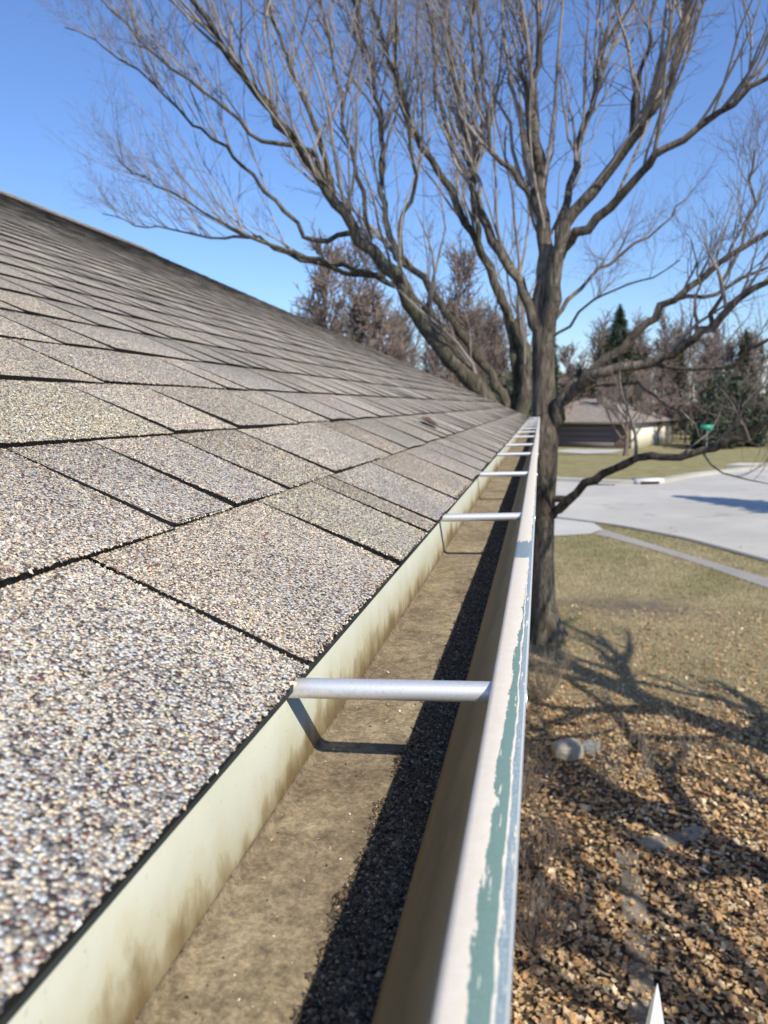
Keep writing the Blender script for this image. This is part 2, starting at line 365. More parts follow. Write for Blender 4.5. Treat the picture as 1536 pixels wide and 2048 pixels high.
# follow the terrain beyond the crossing with a denser sheet is unnecessary: the road ends before the land drops
tag(road, kind='structure')
tag(band('kerb', far_k, .0, .45, -.1, .13, M['kerb']), kind='structure')
tag(band('kerb', near_k, .0, .16, -.1, .035, M['kerb_dark']), kind='structure')
walk_n = [(1.25, 17.2), (1.59, 16.8), (2.25, 15.59), (2.84, 14.37), (3.62, 12.42), (5.2, 8.6), (9, 0)]
walk_f = [(1.5, 17.95), (1.79, 17.35), (2.42, 16.0), (3.05, 14.7), (3.86, 13.05), (5.5, 9.2), (9.6, 0)]
tag(sheet('path', walk_n + walk_f[::-1], .010, M['walk']), kind='structure')
tag(sheet('driveway', [(-3.2, 14.4), (.36, 16.9), (1.16, 17.25), (1.5, 17.9), (1.35, 18.9), (.9, 19.25), (-.6, 20.45), (-2.6, 22.3), (-6, 19)], .014, M['apron']), kind='structure')
tag(sheet('far_driveway', [(1.0, 60), (2.4, 64.7), (7.0, 63.2), (5.2, 55), (3.2, 52)], .03, M['apron']), kind='structure')
# kerb inlet on the far side and a drain grate in the road
d = empty('storm_drain', (4.1, 28.5, .0)); tag(d, 'pale concrete storm drain inlet set in the far kerb', 'storm drain')
mb = MB(); mb.slab([(3.55, 28.2), (4.55, 28.5), (4.4, 29.05), (3.4, 28.75)], -.05, .19); mb.build('inlet_slab', plain('inlet_concrete', (.62, .56, .54), .8, var=.1), d)
mb = MB(); mb.slab([(3.7, 28.17), (4.35, 28.36), (4.33, 28.42), (3.68, 28.23)], .02, .10); mb.build('inlet_mouth', M['asphalt_edge'], d)
mb = MB(); mb.slab([(2.0, 27.9), (2.65, 27.75), (2.8, 28.1), (2.15, 28.25)], .0, .014)
tag(mb.build('drain_grate', plain('rusty_grate', (.12, .10, .085), .8)), 'dark iron drain grate lying in the road by the far kerb', 'drain grate')

# ------------------------------------------------------------------ the house we look along: roof
PITCH = math.radians(24.5); C_, S_ = math.cos(PITCH), math.sin(PITCH)
E0 = np.array([-.121, 0, H - .138]); US = np.array([-C_, 0, S_]); NR = np.array([S_, 0, C_])
Y0, Y1, SL, EX = -2.2, 8.6, 5.16, .138
def rp(y, s, n): return E0 + np.outer(np.atleast_1d(s), US) + np.outer(np.atleast_1d(n), NR) + np.outer(np.atleast_1d(y), [0, 1, 0])
house = empty('house', (-5.0, 3.2, 0)); tag(house, 'house with weathered grey-tan shingle roof filling the left of the view', 'house')
def prism_y(name, prof, y0, y1, m, parent, n=1):
    """closed x-z profile drawn out along the gutter line"""
    prof = np.asarray(prof, float); k = len(prof); ys = np.linspace(y0, y1, n + 1)
    V = np.concatenate([np.c_[prof[:, 0], np.full(k, y), prof[:, 1]] for y in ys])
    faces = [[j * k + i, j * k + (i + 1) % k, (j + 1) * k + (i + 1) % k, (j + 1) * k + i] for j in range(n) for i in range(k)]
    faces += [list(range(k))[::-1], [n * k + i for i in range(k)]]
    return mesh_obj(name, V, faces, m, parent)
rx, rz = E0[0] - SL * C_, E0[2] + SL * S_
ZE = E0[2]
deck = prism_y('roof', [(E0[0] - .012, ZE - .008), (rx, rz - .012), (2 * rx - E0[0], ZE - .008), (2 * rx - E0[0], ZE - .03), (rx, rz - .05), (E0[0] - .012, ZE - .026)], Y0, Y1 - .02, [M['asphalt_edge']], house)
prism_y('back_slope', [(rx - .02, rz - .004), (2 * rx - E0[0] - .02, ZE + .006), (2 * rx - E0[0] - .02, ZE - .006), (rx - .02, rz - .010)], Y0, Y1, [M['granule']], house)
prism_y('fascia', [(-.133, ZE - .032), (-.133, ZE - .19), (-.155, ZE - .19), (-.155, ZE - .032)], Y0, Y1 - .05, M['wood_board'], house)
prism_y('soffit', [(-.157, ZE - .17), (-.157, ZE - .185), (-.62, ZE - .185), (-.62, ZE - .17)], Y0, Y1 - .35, M['wood_board'], house)
for yy, nm in ((Y1 - .40, 'wall'),):
    prism_y('wall', [(-.60, -.05), (-.60, ZE - .186), (rx, rz - .35), (2 * rx + .60, ZE - .186), (2 * rx + .60, -.05)], Y0 + .3, yy, M['siding'], house)
prism_y('rake_board', [(E0[0] - .03, ZE - .03), (rx, rz - .055), (rx, rz - .20), (E0[0] - .03, ZE - .18)], Y1 - .045, Y1 - .022, M['wood_board'], house)

prism_y('eave_shade_strip', [(E0[0] - .0035, ZE - .0012), (E0[0] - .0035, ZE - .0075), (E0[0] - .0048, ZE - .0075), (E0[0] - .0048, ZE - .0012)], Y0, Y1, plain('painted_eave_shade', (.040, .046, .042), .7, var=.2, sc=60), house)  # dark strip added under the shingle edge, painting in the overhang's shade
# shingles: tabs of a laminated roof, high and low, course after course
fixed = {0: [.02, .355, .606, .770, .838, 1.056, 1.32], 1: [.552, .685, .850, 1.202, 1.36, 1.60], 2: [.28, .692, .856, 1.095, 1.27], 3: [.52, .771, 1.108, 1.201, 1.48], 4: [.60, .878, .995, 1.291, 1.40]}
pieces = []
nc = int(SL / EX)
for i in range(nc):
    s0 = i * EX
    ed = list(fixed.get(i, []))
    hi_first = True
    if not ed:
        ed = [rng.uniform(.2, .5)]
    lowhigh = []
    y = ed[0]; left = []
    while y > Y0: y -= rng.uniform(.08, .25); left.append(max(y, Y0))
    y = ed[-1]; right = []
    while y < Y1 - .02: y += (rng.uniform(.07, .25)); right.append(min(y, Y1))
    if len(right) > 1 and right[-1] - right[-2] < .03: right.pop(-2)
    edges = sorted(set(left)) + ed + right
    ph = len(left) % 2
    for j in range(len(edges) - 1):
        if edges[j + 1] - edges[j] < .012: continue
        pieces.append((i, s0, edges[j], edges[j + 1], (j + ph) % 2 == 0))
TOPS = EX + .055
def piece_n(v, tt): return np.maximum(tt * (1 - 1.22 * v), .0005)         # height of a shingle's face above the deck, v = 0 at its butt, 1 at its head
def piece_mesh(p, seed):
    i, s0, ya, yb, hi = p; r = np.random.default_rng(seed)
    ta = (.0066 if hi else .0054) + r.uniform(-.0008, .0010); tb_ = (.0028 if hi else .0034) + r.uniform(-.0006, .0006); tt = (ta, tb_)   # each tab laps over the one before it: proud at its near edge
    nu, nv = (4, 3) if (yb - ya) > .15 else (3, 3)
    u = np.linspace(0, 1, nu); v = np.array([0, .70, 1.])[:nv]
    Ug, Vg = np.meshgrid(u, v, indexing='ij')
    ys = ya + .0011 + (yb - ya - .0022) * Ug; ss = s0 + TOPS * Vg
    ja = r.uniform(-.0026, .0026, nv); ys[0] += ja; ys[-1] += r.uniform(-.0026, .0026, nv)
    skew = r.uniform(-.005, .005); ys += skew * (Vg - .3)
    ss[:, 0] += r.uniform(-.0016, .0016, nu) + (0 if hi else .0012) + r.uniform(-.001, .001)
    nn = piece_n(Vg, ta + (tb_ - ta) * Ug); nn[1:-1, 0] += r.uniform(-.0005, .0012, max(nu - 2, 0))
    top = rp(ys.ravel(), ss.ravel(), nn.ravel()); bot = rp(ys.ravel(), ss.ravel(), np.full(nn.size, -.0005))
    idx = np.arange(nu * nv).reshape(nu, nv); k = nu * nv
    fs = [[idx[a, b], idx[a, b + 1], idx[a + 1, b + 1], idx[a + 1, b]] for a in range(nu - 1) for b in range(nv - 1)]
    mi = [0] * len(fs)
    loop = [idx[a, 0] for a in range(nu)] + [idx[nu - 1, b] for b in range(1, nv)] + [idx[a, nv - 1] for a in range(nu - 2, -1, -1)] + [idx[0, b] for b in range(nv - 2, 0, -1)]
    for a in range(len(loop)):
        q0, q1 = loop[a], loop[(a + 1) % len(loop)]; fs.append([q0, q1, q1 + k, q0 + k]); mi.append(1)
    base = np.array([1, 1, 1.]) * r.uniform(.95, 1.12) * np.array([1.02 + r.uniform(-.02, .04), .99, .955 + r.uniform(-.04, .04)])
    headk = r.uniform(.66, .90) if not hi else r.uniform(.80, 1.02)      # the darker printed band up to the next course on the low tabs
    fade = np.where(Vg < .25, 1.0, headk)
    side = (r.random() - .5) * .22
    fade = fade * (1 + side * (Ug - .5))
    tone = base[None] * fade.ravel()[:, None]; tone = np.vstack([tone, tone])
    return np.vstack([top, bot]), fs, mi, tone, tt, headk, base
def pdist(p):
    q = rp((p[2] + p[3]) / 2, p[1] + .05, 0)[0] - np.array([0, 0, H])
    if p[3] < .02: return 1e6
    c = RW.T @ q
    if -c[2] <= .05: return 1e6
    px = 768 + F * c[0] / -c[2]; py = 1024 - F * c[1] / -c[2]
    w = 0 if (-150 < px < 1600 and -100 < py < 2300) else 5
    return np.linalg.norm(q) + w
order = sorted(range(len(pieces)), key=lambda k: pdist(pieces[k]))
near_set = set(order[:300])
restV, restF, restM, restT, nb = [], [], [], [], 0
gran_src = []
for k, p in enumerate(pieces):
    V, fs, mi, tone, tt, headk, base = piece_mesh(p, 1000 + k)
    if k in near_set:
        o = mesh_obj('shingle', V, fs, [M['granule'], M['asphalt_edge']], deck, midx=mi, colors=tone)
        if pdist(p) < 1.55: gran_src.append((p, tt, headk, base))
    else:
        restV.append(V); restF += [[a + nb for a in f] for f in fs]; restM += mi; restT.append(tone); nb += len(V)
o = mesh_obj('shingle_field', np.concatenate(restV), restF, [M['granule'], M['asphalt_edge']], deck, midx=restM, colors=np.concatenate(restT)); tag(o, kind='stuff')
# ridge caps
capm = None
for k in range(int((Y1 - 1.5) / .142)):
    y = 1.5 + k * .142; w = .15; t = .006
    prof = [(rx + w * C_, rz - w * S_ + .016), (rx, rz + .026), (rx - w * C_, rz - w * S_ + .016), (rx - w * C_, rz - w * S_ + .004), (rx, rz + .012), (rx + w * C_, rz - w * S_ + .004)]
    V = np.concatenate([np.c_[np.array(prof)[:, 0], np.full(6, yy), np.array(prof)[:, 1] + dz] for yy, dz in ((y, .007), (min(y + .19, Y1), 0))])
    fs = [[i, (i + 1) % 6, 6 + (i + 1) % 6, 6 + i] for i in range(6)] + [[5, 4, 3, 2, 1, 0], [6, 7, 8, 9, 10, 11]]
    mesh_obj('ridge_cap', V, fs, [M['granule']], deck, colors=np.full((12, 3), rng.uniform(.7, 1.0)))

# mineral granules standing on the nearest shingles
OCT = np.array([(1, 0, -.12), (0, 1, -.12), (-1, 0, -.12), (0, -1, -.12), (0, 0, .8)], float)     # seated in the asphalt: no underside
OCTF = np.array([(0, 1, 4), (1, 2, 4), (2, 3, 4), (3, 0, 4)])
gcol = np.array([c for c, w in GRAN]); gw = np.array([w for c, w in GRAN]); gw = gw / gw.sum()
def grains(P, size, nrm, cols, seedr, flat=.75):
    """irregular little stones at P, all in one mesh"""
    N = len(P); k = len(OCT)
    a = seedr.uniform(0, 6.283, N); t1 = np.array([0., 1, 0]) if abs(nrm[1]) < .9 else np.array([1., 0, 0])
    t2 = np.cross(nrm, t1)
    jit = seedr.uniform(.62, 1.28, (N, k))
    L = OCT[None] * jit[:, :, None]; L = L + seedr.normal(0, .12, L.shape)
    sx = seedr.uniform(.8, 1.35, N)
    lx = L[:, :, 0] * sx[:, None]; ly = L[:, :, 1] / sx[:, None]; lz = L[:, :, 2] * flat * seedr.uniform(.7, 1.3, N)[:, None]
    tilt = seedr.normal(0, .28, (N, 2)); lz = lz + lx * tilt[:, :1] + ly * tilt[:, 1:]
    ca, sa = np.cos(a)[:, None], np.sin(a)[:, None]
    x = lx * ca - ly * sa; y = lx * sa + ly * ca
    V = P[:, None, :] + size[:, None, None] * (x[:, :, None] * t1 + y[:, :, None] * t2 + lz[:, :, None] * nrm)
    Fc = (OCTF[None] + (np.arange(N) * k)[:, None, None]).reshape(-1, 3)
    return V.reshape(-1, 3), Fc, np.repeat(cols, k, axis=0)
r = np.random.default_rng(77)
PP, SZ, CC = [], [], []
for p, tt, headk, base in gran_src:
    i, s0, ya, yb, hi = p
    ya2, yb2 = max(ya, .08), yb
    if yb2 <= ya2: continue
    dist = pdist(p); dens = 720000 if dist < .55 else 480000 if dist < .9 else 200000
    n_ = int((yb2 - ya2) * (EX + .004) * dens)
    y = r.uniform(ya2 + .0013, yb2 - .0013, n_); s = s0 + r.uniform(-.0008, EX + .004, n_)
    v = (s - s0) / TOPS; tt_ = tt[0] + (tt[1] - tt[0]) * np.clip((y - ya) / (yb - ya), 0, 1)
    c3 = rp(y, s, piece_n(v, tt_)) - np.array([0, 0, H]); cc = c3 @ RW          # camera space
    px = 768 + F * cc[:, 0] / -cc[:, 2]; py = 1024 - F * cc[:, 1] / -cc[:, 2]
    keep = (cc[:, 2] < -.05) & (px > -120) & (px < 1400) & (py < 2200) & (np.linalg.norm(c3, axis=1) < 1.35)
    y, s, v, tt_ = y[keep], s[keep], v[keep], tt_[keep]; n_ = len(y)
    P = rp(y, s, piece_n(v, tt_) + r.uniform(-.0003, .0004, n_))
    ci = r.choice(len(gcol), n_, p=gw)
    fade = 1 - (1 - headk) * np.clip((v - .2) / .5, 0, 1)
    c = gcol[ci] * np.array([.92, .88, .84]) * r.uniform(.72, 1.12, (n_, 1)) * base * fade[:, None]
    PP.append(P); SZ.append(r.lognormal(math.log(.00069), .30, n_)); CC.append(c)
PP = np.concatenate(PP); SZ = np.concatenate(SZ); CC = np.clip(np.concatenate(CC), 0, .9)
print('granules', len(PP))
V, Fc, tone = grains(PP, SZ, NR, CC, r)
o = mesh_obj('mineral_granules', V, Fc, M['grain'], deck, colors=tone); tag(o, kind='stuff')

# ------------------------------------------------------------------ gutter
GY0, GY1 = -2.1, 8.62
gut = empty('gutter', (-.07, 3.2, H - .204)); tag(gut, 'sage metal gutter with peeling cream lip along the roof edge', 'gutter')
ZB = H - .204
def sweep(name, prof, m, n=80, wob=.0006, smooth=True, close=False, seed=3):
    prof = np.asarray(prof, float); k = len(prof); ys = np.linspace(GY0, GY1, n + 1); rr = np.random.default_rng(seed)
    wx = np.interp(ys, np.linspace(GY0, GY1, 26), rr.normal(0, 1, 26)) * wob; wz = np.interp(ys, np.linspace(GY0, GY1, 22), rr.normal(0, 1, 22)) * wob
    V = np.concatenate([np.c_[prof[:, 0] + wx[j], np.full(k, ys[j]), prof[:, 1] + wz[j]] for j in range(n + 1)])
    kk = k if close else k - 1
    q = np.array([[j * k + i, (j + 1) * k + i, (j + 1) * k + (i + 1) % k, j * k + (i + 1) % k] for j in range(n) for i in range(kk)])
    return mesh_obj(name, V, q, m, gut, smooth)
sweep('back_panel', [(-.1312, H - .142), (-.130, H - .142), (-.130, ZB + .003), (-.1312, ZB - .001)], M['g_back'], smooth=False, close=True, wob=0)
sweep('floor_panel', [(-.1299, ZB + .004), (-.1285, ZB + .0012), (-.126, ZB), (-.053, ZB), (-.053, ZB - .0012), (-.1299, ZB - .0012)], M['g_floor'], close=True, smooth=False, wob=0)
fr = [(-.0528, ZB - .001), (-.0500, ZB + .012), (-.0440, ZB + .024), (-.0355, ZB + .034), (-.0285, ZB + .0445), (-.0245, ZB + .055), (-.0226, ZB + .0645)]
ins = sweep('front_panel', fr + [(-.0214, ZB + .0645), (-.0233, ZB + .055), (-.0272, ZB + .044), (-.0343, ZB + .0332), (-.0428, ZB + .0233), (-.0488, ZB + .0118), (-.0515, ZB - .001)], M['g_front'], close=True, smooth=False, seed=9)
lip = [(-.0225, ZB + .0635), (-.0226, ZB + .0668), (-.0219, ZB + .0683), (-.0200, ZB + .0690), (-.0140, ZB + .0691), (-.0088, ZB + .0689), (-.0070, ZB + .0684), (-.0060, ZB + .0670), (-.0057, ZB + .0640), (-.0057, ZB + .052), (-.0075, ZB + .050), (-.0200, ZB + .047), (-.0215, ZB + .0635)]
sweep('lip', lip, M['g_lip'], close=True, smooth=True, seed=9)
sweep('face_panel', [(-.0078, ZB + .0495), (-.0080, ZB + .038), (-.0180, ZB + .026), (-.030, ZB + .015), (-.038, ZB + .004), (-.040, ZB - .0035), (-.1310, ZB - .0035), (-.1310, ZB - .0050), (-.039, ZB - .005), (-.0365, ZB + .003), (-.0285, ZB + .0135), (-.0165, ZB + .0245), (-.0065, ZB + .0375), (-.0062, ZB + .0500)], M['g_out'], close=True, smooth=False, seed=9)
mb = MB(); mb.add([(-.1312, GY1, H - .142), (-.1312, GY1, ZB - .004), (-.045, GY1, ZB - .004), (-.006, GY1, ZB + .055), (-.006, GY1, ZB + .069), (-.1312, GY1 + .0015, H - .142), (-.1312, GY1 + .0015, ZB - .004), (-.045, GY1 + .0015, ZB - .004), (-.006, GY1 + .0015, ZB + .055), (-.006, GY1 + .0015, ZB + .069)], [(0, 1, 2, 3), (8, 7, 6, 5), (0, 3, 4, 4), (5, 9, 8, 8)])
mesh_obj('end_cap', np.concatenate(mb.V), [[0, 1, 2, 3, 4], [9, 8, 7, 6, 5], [0, 5, 6, 1], [1, 6, 7, 2], [2, 7, 8, 3], [3, 8, 9, 4], [4, 9, 5, 0]], M['g_out'], gut)
# spike ferrules, one every two feet
barY = [(-.27, -.27)] + [(.3475 + .612 * k, .351 + .612 * k) for k in range(14)]
dy = [0, 0, -.015, -.02, .02, -.07, .03, .02] + [0] * 10
for k, (ya, yb) in enumerate(barY):
    d_ = dy[k]; zl, zr = H - .1455 + rng.normal(0, .0006), H - .1435 + rng.normal(0, .0006)
    a = np.array([-.1302, ya + d_, zl]); b_ = np.array([-.0222, yb + d_ + .003, zr])
    mb = MB(); P = a + (b_ - a) * np.linspace(0, 1, 7)[:, None]; mb.tube(P, np.full(7, .0053), 20)
    o = mb.build('ferrule', M['alu'], gut, True)
    mb = MB(); mb.tube(np.array([b_ + (.0005, 0, 0), b_ + (.0165, 0, 0)]), [.0026, .0026], 8)
    hd = np.array([b_ + (.0160, 0, -.003), b_ + (.0172, 0, -.003)]); mb.tube(hd, [.0052, .0048], 10); mb.build('spike', M['alu'], o, True)

# washed-down grit in the trough
r = np.random.default_rng(5)
n_ = 46000
y = r.uniform(.10, 4.5, n_ * 3); y = y[r.random(n_ * 3) < np.clip(1.15 / (y + .35) ** 1.25 * .62, 0, 1)]
n_ = len(y)
def edge_x(y): return -.0768 + .0006 * np.sin(y * 23) + .0006 * np.sin(y * 71 + 1) + .0011 * np.sin(y * 190 + 3 * np.sin(y * 40)) + .0008 * np.sin(y * 477 + 5 * np.sin(y * 61)) - .005 * np.exp(-((y - .265) / .035) ** 2) - .005 * np.exp(-((y - .335) / .018) ** 2) - .003 * np.exp(-((y - .39) / .02) ** 2)
e = edge_x(y); t = r.random(n_) ** .85
x = e + (-.0505 - e) * t + r.normal(0, .0007, n_)
hgt = np.clip((x - e) / .02, 0, 1) * .0016 + r.uniform(0, .0006, n_)
x = np.minimum(x, -.0515 + hgt * .2)
g2 = np.array([(.10, .086, .072), (.16, .138, .11), (.055, .05, .044), (.27, .23, .175), (.48, .42, .32), (.16, .11, .085)]); w2 = np.array([.24, .28, .16, .20, .07, .05])
cc = g2[r.choice(6, n_, p=w2)] * r.uniform(.42, .85, (n_, 1)) * np.array([1.05, .90, .70])
V, Fc, tone = grains(np.c_[x, y, ZB + .0003 + hgt], r.lognormal(math.log(.00092), .28, n_), np.array([0, 0, 1.]), cc, r)
o = mesh_obj('granule_sediment', V, Fc, M['grain'], colors=tone); tag(o, 'dark washed-down shingle grit lying along the gutter floor', 'grit', kind='stuff')
# bed under the grit so that it reads as a bank
ys = np.linspace(.02, 8.4, 800); e = edge_x(ys) + .0016
V = np.concatenate([np.c_[e, ys, np.full(800, ZB + .0004)], np.c_[e + .010, ys, np.full(800, ZB + .0010)], np.c_[np.full(800, -.0512), ys, np.full(800, ZB + .0016)]])
ix = np.arange(2400).reshape(3, 800); q = np.stack([ix[:-1, :-1], ix[1:, :-1], ix[1:, 1:], ix[:-1, 1:]], -1).reshape(-1, 4)
o = mesh_obj('sediment_bed', V, q, plain('wet_grit', (.06, .048, .034), .9, var=.5, sc=700, bump=.8, bsc=900)); tag(o, 'dark silt bank under the grit along the gutter floor', 'silt', kind='stuff')
n_ = 900
y = .12 + r.random(n_) ** 1.8 * 2.2; x = r.uniform(-.128, -.082, n_)
g3 = np.array([(.75, .70, .60), (.05, .045, .04), (.35, .29, .2), (.22, .17, .11)]); cc = g3[r.choice(4, n_, p=[.10, .10, .42, .38])]
V, Fc, tone = grains(np.c_[x, y, np.full(n_, ZB + .0004)], r.lognormal(math.log(.0005), .42, n_), np.array([0, 0, 1.]), cc, r)
o = mesh_obj('trough_grit', V, Fc, M['grain'], colors=tone); tag(o, 'scattered pale and dark specks of grit on the gutter floor', 'grit', kind='stuff')

# ------------------------------------------------------------------ trees
def resample(P, step):
    return smooth_line(P, step)
def limb_from(pix, y0, y1, step=.16, seed=0, wig=.012):
    Yv = np.linspace(y0, y1, len(pix)); P = np.array([at(a, b, yy) for (a, b), yy in zip(pix, Yv)])
    L = resample(P, step); rr = np.random.default_rng(seed)
    L[1:-1] += rr.normal(0, wig, L[1:-1].shape); return L
def grow(S, D, Ln, n, up, wig, rr):
    """N curved shoots of n points: start S, direction D, length Ln; up = pull to the sky per step"""
    N = len(S); P = np.empty((N, n, 3)); P[:, 0] = S; d = norm(D); st = (Ln / (n - 1))[:, None]
    for k in range(1, n):
        d = norm(d + np.array([0, 0, 1.]) * up + rr.normal(0, wig, (N, 3))); P[:, k] = P[:, k - 1] + d * st
    return P
def spawn(P, R, per, t0, t1, ang, rr, upk=0.0):
    """side shoots from every branch in P (N,n,3): returns starts, directions, radii, parent index"""
    N, n, _ = P.shape; k = per * N; pi = np.repeat(np.arange(N), per)
    t = rr.uniform(t0, t1, k) * (n - 1); i = np.minimum(t.astype(int), n - 2); f = (t - i)[:, None]
    S = P[pi, i] * (1 - f) + P[pi, i + 1] * f; T = norm(P[pi, i + 1] - P[pi, i])
    Rr = R[pi, i] * (1 - f[:, 0]) + R[pi, i + 1] * f[:, 0]
    w = norm(np.cross(T, rr.normal(0, 1, (k, 3)))); a = rr.normal(ang, ang * .3, k)[:, None]
    D = norm(T * np.cos(a) + w * np.sin(a) + np.array([0, 0, upk]))
    return S, D, Rr, t / (n - 1)
def crown(limbs, rr, shoots_per_m=4.0, len1=(1.0, 2.6), up=.10, fine=1.0, tmin=.25, rmax=.024, spread=.55):
    """vigorous upright shoots, side twigs and twiglets along a list of (points, radii)"""
    Ss, Ds, Rs, Ls = [], [], [], []
    for P, R, *sf in limbs:
        sf = sf[0] if sf else 1.0
        seg = np.linalg.norm(np.diff(P, axis=0), axis=1); tot = seg.sum(); n_ = max(2, int(tot * shoots_per_m * sf))
        t = tmin + (1 - tmin) * rr.random(n_) ** .75; fi = t * (len(P) - 1); i = np.minimum(fi.astype(int), len(P) - 2); f = (fi - i)[:, None]
        S = P[i] * (1 - f) + P[i + 1] * f; T = norm(P[i + 1] - P[i]); rl = R[i]
        w = norm(np.cross(T, rr.normal(0, 1, (n_, 3)))); w[:, 2] = np.abs(w[:, 2]) * .8 + w[:, 2] * .2
        a = rr.uniform(.25, spread + .25, n_)[:, None]
        D = norm(T * np.cos(a) + w * np.sin(a) + np.array([0, 0, .30]))
        Ss.append(S); Ds.append(D); Rs.append(np.minimum(rl * .55, rr.uniform(.006, rmax, n_))); Ls.append(rr.uniform(*len1, n_) * min(1.0, max(.30, sf * sf * 1.3)))
    S = np.concatenate(Ss); D = np.concatenate(Ds); R0 = np.concatenate(Rs) * .9; Ln = np.concatenate(Ls) * np.clip(R0 / .012, .45, 1.25)
    P1 = grow(S, D, Ln, 8, up, .15, rr); tp = np.linspace(1, .22, 8); R1 = R0[:, None] * tp
    S, D, rp_, t = spawn(P1, R1, max(3, int(6 * fine)), .15, .98, .72, rr, .04)
    L2 = rr.uniform(.25, .85, len(S)) * (1.15 - .6 * t); r2 = np.clip(rp_ * .5, .0022, .007)
    P2 = grow(S, D, L2, 5, .04, .16, rr); R2 = r2[:, None] * np.linspace(1, .35, 5)
    S, D, rp_, t = spawn(P2, R2, max(2, int(4 * fine)), .15, 1., .75, rr, .05)
    L3 = rr.uniform(.07, .26, len(S)); P3 = grow(S, D, L3, 3, .05, .18, rr); R3 = np.clip(rp_ * .7, .0013, .003)[:, None] * np.array([1, .8, .45])
    return (P1, R1), (P2, R2), (P3, R3)
def tree_thing(name, loc, label, cat, group=None):
    t = empty(name, loc); return tag(t, label, cat, group)
def trunk_mesh(name, P, R, m, parent, k=18, rough=.05, seed=0, flare=None):
    P = np.asarray(P, float); R = np.asarray(R, float); rr = np.random.default_rng(seed)
    mb = MB(); mb.tube(P, R, k); V = mb.V[0].reshape(len(P), k, 3)
    a = np.arange(k) * 2 * np.pi / k
    lob = sum(rr.uniform(.3, 1) * np.sin(a * q + rr.uniform(0, 6))[None, :] for q in (3, 5, 7)) * rough / 1.5
    lob = lob + rr.normal(0, rough * .3, (len(P), k))
    if flare is not None: lob = lob + (np.clip(1 - (P[:, 2] - P[0, 2]) / flare, 0, 1) ** 2)[:, None] * (.30 + .30 * np.sin(a * 5 + 1)[None, :])
    V = P[:, None] + (V - P[:, None]) * (1 + lob)[:, :, None]
    return mesh_obj(name, V.reshape(-1, 3), mb.Q[0], m, parent, True)
def rad(P, r0, r1, p=.8):
    t = np.linspace(0, 1, len(P)); return r0 + (r1 - r0) * t ** p
def build_tree(name, label, loc, trunk, limbs, bark_m, twig_m, seed, cat='tree', group=None, **kw):
    """trunk: (pts, radii); limbs: list of (pts, r0, r1)"""
    rr = np.random.default_rng(seed); t = tree_thing(name, loc, label, cat, group)
    if trunk is not None: trunk_mesh('trunk', trunk[0], trunk[1], bark_m, t, 20, .05, seed, flare=.7)
    L = []
    for k, (P, r0, r1, *sf) in enumerate(limbs):
        R = rad(P, r0, r1); trunk_mesh('limb', P, R * (1 + rr.normal(0, .05, len(P))), bark_m, t, 12 if r0 > .05 else 8, .06, seed + k); L.append((P, R, sf[0] if sf else 1.0))
    kids = crown(L, rr, **kw)
    mb = MB(); mb.tubes(*kids[0], 5); mb.build('branches', twig_m[0], t, True)['kind'] = 'stuff'
    mb = MB(); mb.tubes(*kids[1], 3); mb.tubes(*kids[2], 3); mb.build('twigs', twig_m[1], t)['kind'] = 'stuff'
    return t

# --- the tree at the gutter's end
ya = 9.38
tb = at(1083, 1288, ya); tb[2] = -.04
tp = [tb] + [at(px, py, ya) for px, py in ((1084, 1240), (1083, 1150), (1083, 1050), (1086, 950), (1088, 860), (1088, 780), (1087, 710), (1088, 660))]
TP = smooth_line(tp, .12)
TR = np.interp(TP[:, 2], [-.1, .1, .5, 1.0, 1.8, 2.5, 2.9, 3.3, 3.7, 4.0], [.28, .22, .175, .163, .170, .182, .150, .138, .138, .140])
LA = []
def A(pix, r0, r1, y0=ya, y1=ya, seed=0, sf=1.0): LA.append((limb_from(pix, y0, y1, .16, seed, .022), r0 * .80, r1 * .85, sf))
A([(1088, 690), (1084, 620), (1090, 540), (1090, 470), (1083, 400), (1072, 320), (1066, 250), (1063, 205)], .140, .088, ya, ya + .2, 1)
A([(1063, 215), (1075, 160), (1082, 90), (1075, 0), (1085, -120)], .055, .02, ya + .2, ya - .2, 2)
A([(1060, 220), (1045, 150), (1050, 70), (1035, -30), (1040, -130)], .045, .016, ya + .2, ya + .6, 3)
A([(1095, 680), (1106, 600), (1112, 530), (1120, 470), (1150, 424), (1208, 350), (1258, 285), (1288, 240), (1323, 200), (1343, 140), (1360, 70), (1390, -60)], .125, .026, ya, ya - .9, 4, 0.8)
A([(1118, 515), (1140, 480), (1170, 455), (1228, 410), (1283, 340), (1310, 310), (1368, 280), (1430, 235), (1468, 200), (1540, 150), (1640, 60)], .088, .022, ya, ya - 1.3, 5, 0.8)
A([(1110, 520), (1125, 430), (1150, 340), (1160, 285), (1188, 215), (1192, 150), (1208, 100), (1232, 45), (1238, -60)], .075, .02, ya, ya + .9, 6)
A([(1262, 285), (1270, 200), (1283, 140), (1300, 85), (1312, 0), (1330, -100)], .042, .014, ya - .4, ya - .2, 7)
A([(1083, 672), (1062, 615), (1035, 560), (1000, 510), (975, 455), (952, 400), (945, 355), (938, 320)], .092, .055, ya, ya + .5, 8)
A([(938, 325), (922, 250), (912, 190), (905, 110), (895, 20), (880, -90)], .045, .015, ya + .5, ya + .9, 9)
A([(940, 325), (962, 282), (958, 200), (950, 130), (945, 30), (960, -80)], .042, .015, ya + .5, ya + .1, 10)
A([(1075, 412), (1040, 365), (1008, 322), (978, 302), (982, 230), (968, 150), (958, 60), (945, -50)], .048, .015, ya + .1, ya - .7, 11)
A([(1090, 690), (1138, 648), (1183, 602), (1248, 573), (1308, 555), (1360, 520)], .026, .008, ya, ya - .9, 12, 0.5)
